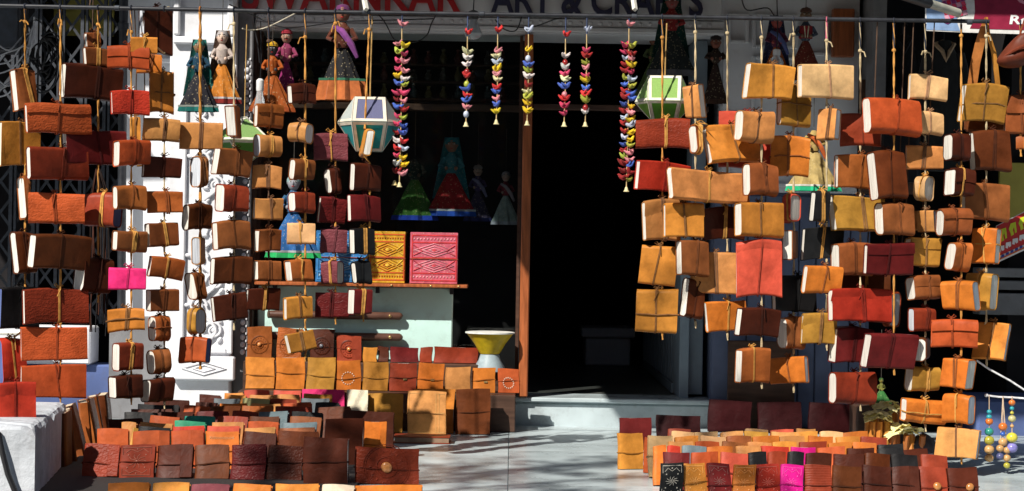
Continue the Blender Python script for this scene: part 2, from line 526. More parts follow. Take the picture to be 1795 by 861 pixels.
# base block with a diamond
bb = MB().box(X(306, 10.86), X(417, 10.86), 10.80, 10.858, Z(676, 10.8), Z(634, 10.8), bev=0.008)
base = sub('pilaster_base', bb, 'carved', pil, smooth=False)
dm = MB()
zc, xc = Z(655, 10.8), X(361, 10.8)
pp = [Vector((xc - 0.12, 10.797, zc)), Vector((xc, 10.797, zc + 0.035)), Vector((xc + 0.12, 10.797, zc)), Vector((xc, 10.797, zc - 0.035))]
dm.tube(pp + pp[:1], 0.005, 5)
pp = [xc - 0.06, xc + 0.06]
dm.tube([Vector((xc - 0.06, 10.797, zc)), Vector((xc, 10.797, zc + 0.018)), Vector((xc + 0.06, 10.797, zc)), Vector((xc, 10.797, zc - 0.018)), Vector((xc - 0.06, 10.797, zc))], 0.004, 5)
sub('diamond', dm, 'carved', pil)
# bead moulding beside the pilaster
for k in range(40):
    zz = Z(118 + k * 13, 10.93)
    b = MB().ball((X(428, 10.93), 10.926, zz), 0.014, 0.012, 0.016, 8, 6)
    b.ball((X(434, 10.93), 10.928, zz + 0.02), 0.006, 0.006, 0.008, 6, 4)
    sub('bead', b, 'carved', pil)
part('reveal', MB().box(X(441) + 0.002, X(446), 10.97, 11.6, TZ + 0.004, Z(60)), 'dark_wood', smooth=False)
# wall to the gate side of the pilaster, set back
bw = part('wall_bay', MB().box(X(224, 11.3), LX0 - 0.002, 11.2, 11.6, TZ, TOPZ), 'plaster', smooth=False)
f2 = MB()
for (a, b_, c, e) in ((X(250), X(300), 106, 116), (X(250), X(256), 20, 106), (X(288), X(298), 20, 106)):
    f2.box(a, b_ - 0.004, 11.16, 11.198, Z(e), Z(c) - 0.003, bev=0.006)
sub('moulding', f2, 'plaster', bw, smooth=False)
f3 = MB()
for (a, b_, c, e) in ((307, 412, 78, 92), (307, 318, 14, 77), (400, 412, 14, 77)):
    f3.box(X(a), X(b_), 10.82, 10.857, Z(e), Z(c) - 0.003, bev=0.008)
sub('moulding', f3, 'plaster', pil, smooth=False)
# lintel above window and door
lin = part('lintel', MB().box(LX1 + 0.003, X(1262), 10.98, 11.5, Z(58), TOPZ), 'plaster', smooth=False)
md = MB().box(LX1 + 0.01, X(1262), 10.93, 10.977, Z(57), Z(48), bev=0.006).box(LX1 + 0.01, X(1262), 10.945, 10.976, Z(47), Z(34), bev=0.004)
sub('moulding', md, 'sign', lin, smooth=False)
for k in range(46):
    b = MB().ball((LX1 + 0.05 + k * 0.055, 10.944, Z(41)), 0.014, 0.008, 0.012, 7, 5)
    sub('rosette', b, 'sign', lin)
# right-hand wall with panels, white above, slate blue below
rw = part('wall_panel', MB().box(X(1262) + 0.002, X(1500), 11.0, 11.5, Z(330), TOPZ), 'plaster', smooth=False)
for (a, b_, c, e) in ((1268, 1306, 18, 70), (1312, 1392, 18, 78), (1312, 1392, 92, 150), (1400, 1446, 18, 90), (1270, 1306, 190, 320), (1312, 1392, 160, 320)):
    q = MB()
    w = 0.02
    x0, x1, z0, z1 = X(a), X(b_), Z(e), Z(c)
    for (u0, u1, v0, v1) in ((x0, x0 + w, z0, z1), (x1 - w, x1, z0, z1), (x0 + w + .001, x1 - w - .001, z1 - w, z1), (x0 + w + .001, x1 - w - .001, z0, z0 + w)):
        q.box(u0, u1, 10.975, 10.998, v0, v1, bev=0.004)
    sub('panel_frame', q, 'plaster', rw, smooth=False)
lowr = part('wall_panel', MB().box(X(1250), X(1526), 11.02, 11.5, TZ, Z(330) - 0.003), 'slate_panel', smooth=False)
for k in range(9):
    q = MB().box(X(1252 + k * 30), X(1280 + k * 30), 11.0, 11.017, TZ + 0.01, Z(336), bev=0.004)
    sub('plank', q, 'slate_panel', lowr, smooth=False)
part('wood_panel', MB().box(X(1450), X(1488), 10.93, 10.99, Z(92), Z(8), bev=0.005), 'door_wood', smooth=False)
part('pier', MB().box(X(1507), X(1530), 10.7, 11.6, Z(190), TOPZ), 'cement', smooth=False)
part('brown_board', MB().box(X(1500), X(1600), 10.9, 10.96, Z(330), Z(132), bev=0.004), 'dark_wood', smooth=False)
# rooms: showcase behind the window and the shop room behind the doorway
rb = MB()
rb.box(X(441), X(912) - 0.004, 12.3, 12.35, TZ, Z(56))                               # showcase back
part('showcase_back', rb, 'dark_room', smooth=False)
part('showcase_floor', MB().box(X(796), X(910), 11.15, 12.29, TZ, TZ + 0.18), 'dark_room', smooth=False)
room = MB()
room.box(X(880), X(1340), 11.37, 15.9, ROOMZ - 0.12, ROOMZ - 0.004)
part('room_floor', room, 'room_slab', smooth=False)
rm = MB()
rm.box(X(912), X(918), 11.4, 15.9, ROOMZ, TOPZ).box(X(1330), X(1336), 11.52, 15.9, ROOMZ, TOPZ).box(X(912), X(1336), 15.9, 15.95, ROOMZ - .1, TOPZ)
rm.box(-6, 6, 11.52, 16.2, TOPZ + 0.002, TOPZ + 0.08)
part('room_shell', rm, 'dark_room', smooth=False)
# door frame
dfp = part('door_frame', MB().box(X(913), X(929), 10.92, 11.12, Z(694), Z(190), bev=0.006).box(X(914), X(929), 10.93, 11.12, Z(189), Z(62), bev=0.004), 'door_wood', smooth=False)
part('transom', MB().box(X(446) + .002, X(912) - .002, 11.2, 11.26, Z(192), Z(180), bev=0.004).box(X(930), X(1240), 11.05, 11.12, Z(190), Z(180), bev=0.004), 'dark_wood', smooth=False)
win = part('window', MB().box(X(446) + 0.001, X(452), 11.08, 11.14, Z(690), Z(60)), 'dark_wood', smooth=False)
sub('window_stile', MB().box(X(906), X(912) - 0.001, 11.08, 11.14, Z(690), Z(60)), 'dark_wood', win, smooth=False)
sub('pane', MB().box(X(452) + .001, X(906) - .001, 11.10, 11.106, Z(690), Z(60)), 'glass', win, smooth=False)
part('door_leaf', MB().box(X(1197), X(1214), 11.1, 11.5, Z(696), Z(400), bev=0.004).box(X(1215), X(1240), 11.16, 11.5, Z(690), Z(60), bev=0.004), 'grey_door', smooth=False)
# roof slab over the shop (out of the frame) and side blocks that keep the rooms dark
part('roof_slab', MB().box(-6, 6, 10.75, 16.5, TOPZ + 0.09, TOPZ + 0.3), 'cement', smooth=False)
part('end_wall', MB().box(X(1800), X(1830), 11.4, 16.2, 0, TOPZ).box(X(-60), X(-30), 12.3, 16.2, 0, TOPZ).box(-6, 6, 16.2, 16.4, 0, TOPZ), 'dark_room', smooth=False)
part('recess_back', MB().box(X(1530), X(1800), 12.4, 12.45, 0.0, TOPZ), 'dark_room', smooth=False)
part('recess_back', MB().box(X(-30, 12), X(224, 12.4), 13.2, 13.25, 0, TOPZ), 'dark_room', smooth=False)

# canvas awnings above the frame, which shade the doorway and the shops on that side
aw = thing('awning', 'dark canvas awning stretched over the doorway above the hanging pole', 'awning', loc=(0, 10, EYE + 2))
AH = EYE + 2.0


wsub = part
wsub('canvas_sheet', MB().box(-1.32, 5.0, 8.28, 10.9, AH, AH + 0.02), 'canvas', aw, smooth=False)
wsub('valance_tube', MB().tube([(-1.32, 8.26, AH + 0.01), (5.0, 8.26, AH + 0.01)], 0.02, 8), 'galv', aw)
aw2 = thing('awning', 'short canvas awning over the carved pilaster and shop window', 'awning', loc=(-3, 10.5, EYE + 2))
wsub('canvas_sheet', MB().box(-6.5, -1.335, 10.22, 10.9, AH + .002, AH + 0.022), 'canvas', aw2, smooth=False)
wsub('canvas_sheet', MB().box(-6.5, -3.05, 9.7, 10.18, AH + .002, AH + 0.022), 'canvas', aw2, smooth=False)  # extra sheet added out of view to shade the gate bay
wsub('valance_tube', MB().tube([(-6.5, 10.2, AH + 0.01), (-1.34, 10.2, AH + 0.01)], 0.02, 8), 'galv', aw2)

for x_ in (-1.45, -0.9, -2.6):
    a_ = aw if x_ > -1.3 else aw2
    part('frame_arm', MB().tube([(x_, 10.86, AH - 0.03), (x_, 9.3 if x_ > -1.3 else 10.2, AH - 0.03)], 0.022, 8), 'galv', a_)
    part('brace', MB().tube([(x_, 10.85, EYE + 1.48), (x_ + 0.02, 10.1, AH - 0.05)], 0.016, 8), 'galv', a_)

# the far side of the street: a plain terrace of houses added behind the camera to hold back sky light, and a street tree out of view
opp = struct(MB().box(-16, 16, -12, -9, 0, 8.5).box(-16, 16, -8.98, -8.6, 5.6, 5.8).build('sky_block_houses', 'brown_wall', smooth=False))
tree = thing('street_tree', 'street tree whose sparse leafy branch dapples the marble floor with shade', 'tree', loc=(-4.9, 2.6, 0))
trn = random.Random(3)
trunk = MB().tube([(-4.9, 2.6, 0), (-4.85, 2.65, 1.6), (-4.95, 2.6, 3.2), (-4.7, 2.9, 4.8), (-4.5, 3.2, 6.0)], [0.16, 0.13, 0.11, 0.08, 0.05], 10)
part('trunk', trunk, 'dark_wood', tree)
lv, twigs = MB(), MB()
ends = []
for i in range(9):
    st0 = Vector((-4.8, 2.75, 4.2 + 0.2 * i))
    en = Vector((-3.5 + trn.uniform(-1.2, 1.1), 3.5 + trn.uniform(-0.8, 0.6), 6.5 + trn.uniform(-0.7, 0.8)))
    mid = st0.lerp(en, 0.5) + Vector((0, 0, 0.25))
    twigs.tube([st0, mid, en], [0.03, 0.02, 0.008], 6)
    for k in range(10):
        p = mid.lerp(en, trn.random() * 1.05)
        q_ = p + Vector((trn.uniform(-.35, .35), trn.uniform(-.35, .35), trn.uniform(-.2, .2)))
        twigs.tube([p, q_], [0.008, 0.004], 4)
        for m_ in range(9):
            c_ = p.lerp(q_, trn.uniform(0.3, 1.15)) + Vector((trn.uniform(-.06, .06), trn.uniform(-.06, .06), trn.uniform(-.06, .06)))
            d1 = Vector((trn.uniform(-1, 1), trn.uniform(-1, 1), trn.uniform(-.6, .2))).normalized()
            d2 = d1.cross(Vector((0, 0, 1))).normalized()
            L_, w_ = trn.uniform(0.07, 0.12), trn.uniform(0.02, 0.035)
            lv.add([c_, c_ + d1 * L_ * 0.5 + d2 * w_, c_ + d1 * L_, c_ + d1 * L_ * 0.5 - d2 * w_], [(0, 1, 2, 3)])
part('limbs', twigs, 'dark_wood', tree)
part('crown', lv, 'leaf', tree, smooth=False)

# ------------------------------------------------------------------ shop sign
sgn = thing('shop_sign', 'white sign board with red and navy letters over the doorway, reading art and crafts', 'sign', loc=(0, 10.9, Z(30)))
part('board', MB().box(LX1 + 0.02, X(1262) - 0.02, 10.93, 10.975, Z(31.5), TOPZ - 0.05, bev=0.005), 'sign', sgn, smooth=False)


def lettering(body, width, height, m, parent, origin, depth=0.012, off=0.02, name='letter', color=None, shear=0.0):
    """solid letters standing in the plane x-z with the baseline at origin (parent's local space), one part per letter"""
    cu = bpy.data.curves.new('lettering', 'FONT')
    cu.body, cu.size, cu.extrude, cu.offset, cu.shear, cu.resolution_u = body, 1.0, 0.02, off, shear, 4
    o = bpy.data.objects.new('lettering', cu)
    COL.objects.link(o)
    me = bpy.data.meshes.new_from_object(o.evaluated_get(bpy.context.evaluated_depsgraph_get()))
    bpy.data.objects.remove(o)
    vs = [v.co.copy() for v in me.vertices]
    fs = [tuple(p.vertices) for p in me.polygons]
    key = {}
    rep = []
    for i, v in enumerate(vs):            # weld so that one letter is one island
        k = (round(v.x, 4), round(v.y, 4), round(v.z, 4))
        rep.append(key.setdefault(k, i))
    par = list(range(len(vs)))

    def find(i):
        while par[i] != i:
            par[i] = par[par[i]]; i = par[i]
        return i
    for f in fs:
        for q in f[1:]: par[find(rep[q])] = find(rep[f[0]])
    x0, x1 = min(v.x for v in vs), max(v.x for v in vs)
    y1 = max(v.y for v in vs)
    isl = {}
    for f in fs: isl.setdefault(find(rep[f[0]]), []).append(f)
    for fl in sorted(isl.values(), key=lambda fl: min(vs[i].x for f in fl for i in f)):
        ids = sorted({i for f in fl for i in f})
        ix = {v: k for k, v in enumerate(ids)}
        q = MB()
        q.add([(origin[0] + (vs[i].x - x0) * width / (x1 - x0), origin[1] - vs[i].z * depth / 0.02, origin[2] + vs[i].y * height / y1) for i in ids],
              [tuple(ix[i] for i in f) for f in fl])
        q.build(name, m, parent, color, smooth=False)
    bpy.data.curves.remove(cu)


for body, x0, x1, m, hh in (('SWARNKAR', 424, 808, 'red_letter', 0.19), ('ART & CRAFTS', 860, 1232, 'navy_letter', 0.165)):
    p0, p1 = at(x0, 20, 10.92), at(x1, 20, 10.92)
    lettering(body, p1.x - p0.x, hh, m, sgn, (p0.x, 10.918 - 10.9, Z(27.5) - Z(30) + 0.004))

# ------------------------------------------------------------------ hanging pole, its stays and cables
PD = 8.92
pole_z = at(897.5, 25.5, PD).z
pole = thing('hanging_pole', 'long dark metal pole across the shop front carrying all the hanging cords', 'pole', loc=(0, PD, pole_z))
part('tube', MB().tube([(-2.9, PD, pole_z + .004), (-1.2, PD, pole_z - .003), (0.4, PD, pole_z), (2.14, PD, pole_z + .004)], 0.0095, 10), 'black_metal', pole)
for px in (205, 640, 845, 1112, 1700):
    x = at(px, 25, PD).x
    part('ring_clamp', MB().lathe([(0.0105, -0.012), (0.0125, -0.01), (0.0125, 0.01), (0.0105, 0.012)], n=10, mtx=Matrix.Rotation(R(90), 3, 'Y'), c=(x, PD, pole_z)), 'gate_metal', pole)
for px0_, px1_ in ((637, 652), (1108, 1098)):
    a, b = at(642 if px0_ == 637 else 1113, 17, PD - 0.02), at(px0_ - 40 if px0_ == 637 else 1080, -210, 9.6)
    wobj('pole_stay', MB().tube([a, b], 0.012, 4), 'white_paint', tuple(a),
         'pale wooden stay rising from the pole in front of the %s letters' % ('red' if px0_ == 637 else 'navy'), 'stay', 'stays holding the pole', smooth=False)
a, b = at(1680, 23, PD - 0.03), at(1555, -18, PD - 0.3)
st = thing('corner_strut', 'grey tube strut sloping down to the pole in front of the maroon banner', 'strut', loc=tuple(a))
part('tube', MB().tube([a, a + (b - a) * 0.42], 0.02, 12), 'galv', st)
part('sleeve', MB().tube([a + (b - a) * 0.42, b], 0.024, 12), 'black_metal', st)

wires = [
    ([(402, 8), (450, 30), (470, 40), (497, 48), (540, 46), (600, 38), (700, 35), (760, 33)], 'grey cable sagging below the red letters'),
    ([(452, 28), (447, 50), (452, 80), (455, 110)], 'thin black cable feeding the bulb by the orange puppet'),
    ([(765, 25), (756, 42), (748, 62), (728, 74), (708, 72)], 'black cable looping from the pole to the longest bird string'),
    ([(868, 35), (885, 52), (905, 53), (915, 28)], 'thin cable looped between two short bird strings'),
    ([(880, 45), (930, 48), (970, 35), (985, 32)], 'thin cable draped level behind the short bird strings'),
    ([(660, 22), (675, 40), (690, 68), (705, 78)], 'thin cable slanting beside the blue cord'),
    ([(425, 50), (440, 53), (470, 47), (520, 22)], 'pale string crossing the carved pilaster top'),
    ([(1300, -2), (1310, 18), (1345, 14), (1358, 28), (1372, 30)], 'dark cable hooked over the panelled wall'),
]
for pts, lab in wires:
    P3 = [at(x, y, 10.2 if i not in (0,) else 10.0) for i, (x, y) in enumerate(pts)]
    # smooth the run
    out = []
    for i in range(len(P3) - 1):
        p0, p1, p2, p3 = P3[max(i - 1, 0)], P3[i], P3[i + 1], P3[min(i + 2, len(P3) - 1)]
        for k in range(5):
            t = k / 5
            out.append(0.5 * ((2 * p1) + (p2 - p0) * t + (2 * p0 - 5 * p1 + 4 * p2 - p3) * t * t + (-p0 + 3 * p1 - 3 * p2 + p3) * t ** 3))
    out.append(P3[-1])
    wobj('cable', MB().tube(out, 0.0035, 5), 'rubber' if 'pale' not in lab else 'cord', tuple(out[0]), lab, 'cable', color=(0.5, 0.45, 0.35))

# ------------------------------------------------------------------ colours of leather
LC = {
    'tan': (0.50, 0.215, 0.065), 'orange': (0.55, 0.155, 0.022), 'mustard': (0.46, 0.215, 0.035), 'amber': (0.55, 0.21, 0.034),
    'brown': (0.25, 0.075, 0.022), 'chestnut': (0.34, 0.095, 0.022), 'dark': (0.066, 0.014, 0.006), 'choc': (0.115, 0.029, 0.008),
    'red': (0.42, 0.032, 0.016), 'rust': (0.42, 0.075, 0.02), 'redbrown': (0.24, 0.035, 0.014), 'burg': (0.12, 0.011, 0.011),
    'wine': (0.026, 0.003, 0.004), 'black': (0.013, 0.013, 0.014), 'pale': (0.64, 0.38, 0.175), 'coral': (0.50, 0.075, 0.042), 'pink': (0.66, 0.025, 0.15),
    'magenta': (0.62, 0.012, 0.22), 'green': (0.03, 0.26, 0.14), 'teal': (0.02, 0.22, 0.17), 'slate': (0.13, 0.17, 0.19), 'cream': (0.72, 0.64, 0.48),
    'violet': (0.19, 0.045, 0.055), 'olive': (0.32, 0.30, 0.13),
}
LN = {'tan': 'tan', 'orange': 'orange', 'mustard': 'mustard', 'amber': 'amber', 'brown': 'brown', 'chestnut': 'chestnut', 'dark': 'dark brown',
      'choc': 'chocolate brown', 'red': 'red', 'rust': 'rust red', 'redbrown': 'reddish brown', 'burg': 'burgundy', 'black': 'black', 'wine': 'burgundy',
      'pale': 'pale buff', 'coral': 'coral red', 'pink': 'pink', 'magenta': 'magenta', 'green': 'green', 'teal': 'teal green',
      'slate': 'slate grey', 'cream': 'cream', 'violet': 'plum', 'olive': 'olive'}
PAGE = (0.78, 0.75, 0.68)


def jitter(c, k=0.2):
    f = 1 + random.uniform(-k, k)
    g = 1 + random.uniform(-k, k) * 0.5
    return (min(c[0] * f, 0.85), min(c[1] * f * g, 0.85), min(c[2] * f * g, 0.85))


# ------------------------------------------------------------------ a wrapped journal hanging on a cord
def loop_fn(t, h, r, n=24):
    """rounded rectangle cross-section in (y, z) as points with normals"""
    r = min(r, t / 2 * 0.98, h / 2 * 0.98)
    cs = [(t / 2 - r, h / 2 - r), (-(t / 2 - r), h / 2 - r), (-(t / 2 - r), -(h / 2 - r)), (t / 2 - r, -(h / 2 - r))]
    pts = []
    k = n // 4
    for q, (cy, cz) in enumerate(cs):
        for i in range(k):
            a = q * math.pi / 2 + (i / (k - 1)) * math.pi / 2
            pts.append((cy + r * math.cos(a), cz + r * math.sin(a), math.cos(a), math.sin(a)))
    return pts


class Journal:
    count = 0


def hjournal(x0, y0, x1, y1, col, pw=0, roll=0.0, d=PD, style='', label='', group=None, page=PAGE, pitch=None, mat_='leather'):
    rnd = random.Random(int(x0 * 131 + y0 * 17))
    s = d / F
    W, H = (x1 - x0) * s, (y1 - y0) * s
    c = at((x0 + x1) / 2, (y0 + y1) / 2, d)
    alpha = math.atan2(c.x, d)
    Pw = abs(pw) * s * 1.1
    sd = -1 if pw < 0 else 1
    if abs(pw) > 0:
        t = min(max(Pw / math.sin(R(27)), 0.032), 0.085)
        eff = math.asin(min(Pw / t, 0.9))
        L = max((W - Pw) / math.cos(eff), 0.02)
    else:
        t = min(0.045, H * 0.35)
        eff = R(rnd.uniform(1, 5))
        L = W * 0.98
        sd = rnd.choice((-1, 1))
    if (x1 - x0) - abs(pw) < 8:        # seen edge-on
        t = min(W, 0.06); L = min(H * 1.4, 0.2); eff = R(84); 
    phi = (eff if sd < 0 else -eff) - alpha
    if abs(roll) < 5 and W < 0.2: roll = roll + rnd.uniform(-2.2, 2.2)
    roll_r = R(roll)
    if abs(roll) > 3:                 # the given box bounds the tilted book
        k = abs(math.tan(roll_r))
        Hn = (H - k * W) / max(1 - k * k, 0.3) * math.cos(roll_r)
        Wn = (W - k * H) / max(1 - k * k, 0.3) * math.cos(roll_r)
        if Hn > 0.5 * H and Wn > 0.5 * W:
            L *= Wn / W; H = Hn
    pit = R(rnd.uniform(-5, 4)) if pitch is None else R(pitch)
    mtx = Matrix.Translation(c) @ Matrix.Rotation(-roll_r, 4, 'Y') @ Matrix.Rotation(phi, 4, 'Z') @ Matrix.Rotation(pit, 4, 'X')
    root = thing('hanging_journal', label, 'journal', group, mtx=mtx)
    A1, A2, A3 = rnd.uniform(-1, 1) * 0.055 * H, rnd.uniform(-1, 1) * 0.085 * H, rnd.uniform(-1, 1) * 0.032 * L
    p1, p2, p3, p4 = (rnd.uniform(0, 6.28) for _ in range(4))
    w1, w2 = rnd.uniform(0.7, 1.5), rnd.uniform(0.8, 1.6)
    tap = rnd.uniform(-0.09, 0.09)
    cl, sag = rnd.uniform(-0.9, 0.9), rnd.uniform(-0.01, 0.10) * H
    if 'bend' in style: A2 = 0.13 * H; p2 = 0; w2 = 1.5

    def df(p):
        x, y, z = p
        z2 = z * (1 + tap * (x / L)) + A3 * math.sin(w1 * math.pi * x / L + p3) * 0.8
        y2 = y + A1 * math.sin(w1 * math.pi * x / L + p1) + A2 * math.sin(w2 * math.pi * z / H + p2)
        x2 = x + 0.012 * L * math.sin(2.2 * math.pi * z / H + p4)
        y2 += cl * max(0.0, (abs(x) / (L / 2) - 0.55)) ** 2 * (z / H) * H * 0.6
        z2 += -sag * (1 - (2 * x / L) ** 2) * 0.0 + sag * (2 * x / L) ** 2 * (-1) * 0.5
        # strap pinch
        y2 += -0.12 * y * math.exp(-(x / (0.09 * L + 0.004)) ** 2)
        return (x2, y2, z2)

    rad = t * rnd.uniform(0.16, 0.42)
    th = 0.0032
    lo = loop_fn(t, H, rad)
    n = len(lo)
    NX = 8
    b = MB()
    xs = [-L / 2 + L * i / NX for i in range(NX + 1)]
    vs = [(x, y, z) for x in xs for (y, z, ny_, nz_) in lo]
    fs = [(i * n + k, i * n + (k + 1) % n, (i + 1) * n + (k + 1) % n, (i + 1) * n + k) for i in range(NX) for k in range(n)]
    b.add(vs, fs)
    for e in (0, 1):                  # rims and a short lining at both ends
        x = xs[0] if e == 0 else xs[-1]
        xi = x + (0.014 if e == 0 else -0.014)
        vo = [(x, y, z) for (y, z, a_, b_) in lo]
        vi = [(x, y - a_ * th, z - b_ * th) for (y, z, a_, b_) in lo]
        vd = [(xi, y - a_ * th, z - b_ * th) for (y, z, a_, b_) in lo]
        ff = []
        for k in range(n):
            k2 = (k + 1) % n
            q1, q2 = (k, n + k, n + k2, k2), (n + k, 2 * n + k, 2 * n + k2, n + k2)
            ff += [q1, q2] if e else [q1[::-1], q2[::-1]]
        b.add(vo + vi + vd, ff)
    mm = mat_
    cv = jitter(LC[col])
    b.map(df).build('cover', mm, root, cv)
    # page block
    pg = MB()
    g_ = th + 0.0015
    lp = loop_fn(t - 2 * g_, H - 2 * g_, max(rad - g_, 0.002))
    xe = L / 2 - rnd.uniform(0.0015, 0.004)
    vs = [(-xe + 2 * xe * i / NX, y, z) for i in range(NX + 1) for (y, z, a_, b_) in lp]
    fs = [(i * n + k, i * n + (k + 1) % n, (i + 1) * n + (k + 1) % n, (i + 1) * n + k) for i in range(NX) for k in range(n)]
    pg.add(vs, fs)
    for e in (-1, 1):
        cvs = [(e * xe, y, z) for (y, z, a_, b_) in lp] + [(e * (xe + 0.0008), y * 0.55, z * 0.8) for (y, z, a_, b_) in lp]
        ff = [(k, (k + 1) % n, n + (k + 1) % n, n + k) for k in range(n)] + [tuple(n + k for k in range(n))]
        pg.add(cvs, ff if e > 0 else [f[::-1] for f in ff])
    pg.map(df).build('page_block', 'page', root, page)
    # front flap
    if 'flap' in style:
        zf = -H * rnd.uniform(-0.22, 0.02) if 'high' not in style else H * 0.12
        fl = [p for p in lo]
        pts = [(0.0 + 0.001, H / 2, 0, 1)]
        pts += [(y, z, a_, b_) for (y, z, a_, b_) in lo if a_ <= 0 and b_ > 0.05 and z > 0]
        zt = pts[-1][1]
        for i in range(1, 5): pts.append((-t / 2, zt + (zf - zt) * i / 4, -1, 0))
        m_ = len(pts)
        q = MB()
        vo = [(x * 1.004, y + a_ * 0.0045, z + b_ * 0.0045) for x in xs for (y, z, a_, b_) in pts]
        vi = [(x * 1.004, y + a_ * 0.0008, z + b_ * 0.0008) for x in xs for (y, z, a_, b_) in pts]
        N_ = len(vo)
        ff = []
        for i in range(NX):
            for k in range(m_ - 1):
                f = (i * m_ + k, i * m_ + k + 1, (i + 1) * m_ + k + 1, (i + 1) * m_ + k)
                ff += [f, tuple(N_ + j for j in f[::-1])]
            k = m_ - 1
            ff.append((i * m_ + k, N_ + i * m_ + k, N_ + (i + 1) * m_ + k, (i + 1) * m_ + k))
        for i in (0, NX):
            for k in range(m_ - 1):
                f = (i * m_ + k, N_ + i * m_ + k, N_ + i * m_ + k + 1, i * m_ + k + 1)
                ff.append(f)
        q.add(vo + vi, ff)
        q.map(df).build('flap', mm, root, (cv[0] * 0.93, cv[1] * 0.93, cv[2] * 0.93))
    # tie strap round the middle
    xc = rnd.uniform(-0.06, 0.06) * L
    ccol = {'tan': (0.16, 0.075, 0.035), 'pale': (0.40, 0.22, 0.12), 'amber': (0.20, 0.09, 0.03), 'mustard': (0.22, 0.11, 0.04), 'orange': (0.22, 0.07, 0.02)}.get(col, (cv[0] * 0.55, cv[1] * 0.55, cv[2] * 0.55))
    if rnd.random() < 0.28: ccol = (0.50, 0.25, 0.06)
    off = 0.0052 if 'flap' in style else 0.0018

    def band(xa, bw_, q, shear=0.0):
        vs, ff = [], []
        for (y, z, a_, b_) in lo:
            xx = xa + shear * z
            for (dx, o_) in ((-bw_, off - 0.001), (-bw_, off + 0.0018), (bw_, off + 0.0018), (bw_, off - 0.001)):
                vs.append((xx + dx, y + a_ * o_, z + b_ * o_))
        for k in range(n):
            k2 = (k + 1) % n
            for j in range(4):
                j2 = (j + 1) % 4
                ff.append((k * 4 + j, k2 * 4 + j, k2 * 4 + j2, k * 4 + j2))
        q.add(vs, ff)
    if (x1 - x0) - abs(pw) >= 8:
        q = MB()
        bw_ = rnd.uniform(0.0028, 0.0045)
        sh = rnd.uniform(-0.12, 0.12)
        band(xc, bw_, q, sh)
        if rnd.random() < 0.45: band(xc + bw_ * 2.6, bw_ * 0.9, q, sh + rnd.uniform(-0.05, 0.05))
        if 'cross' in style:
            zz = rnd.uniform(-0.08, 0.05) * H
            y_ = -t / 2 - off - 0.003
            q.tube([(-L / 2 - 0.002, t * 0.3, zz), (-L / 2 - 0.003, -t / 2, zz), (-L / 4, y_, zz + 0.003), (0, y_, zz), (L / 4, y_, zz + 0.004), (L / 2 + 0.003, -t / 2, zz + .002), (L / 2 + 0.002, t * 0.3, zz)], 0.0035, 6)
        # bow on top
        zt = H / 2 + off + 0.004
        for sg in (-1, 1):
            ln = rnd.uniform(0.014, 0.024)
            q.tube([(xc, 0, zt), (xc + sg * ln * 0.6, -0.008, zt + ln * 0.7), (xc + sg * ln, -0.012, zt + ln * 0.35), (xc + sg * ln * 0.5, -0.006, zt + 0.001), (xc, 0, zt)], 0.0026, 5)
        q.ball((xc, -0.002, zt + 0.002), 0.006, 0.006, 0.006, 7, 5)
        if rnd.random() < 0.6:          # a loose tail over the front
            ln = rnd.uniform(0.03, 0.06)
            q.tube([(xc, -0.004, zt), (xc + 0.006, -t / 2 - 0.006, H / 2 - 0.004), (xc + rnd.uniform(-0.012, 0.012), -t / 2 - 0.008, H / 2 - ln)], 0.0024, 5)
        q.map(df).build('tie_cord', 'cord', root, ccol)
    if 'button' in style:
        MB().ball((xc, -t / 2 - 0.006, 0), 0.012, 0.008, 0.012, 10, 7).map(df).build('button', 'stone', root, (0.5, 0.28, 0.1))
    return root, c, t


LG = 'wrapped leather journals hanging on the cords'


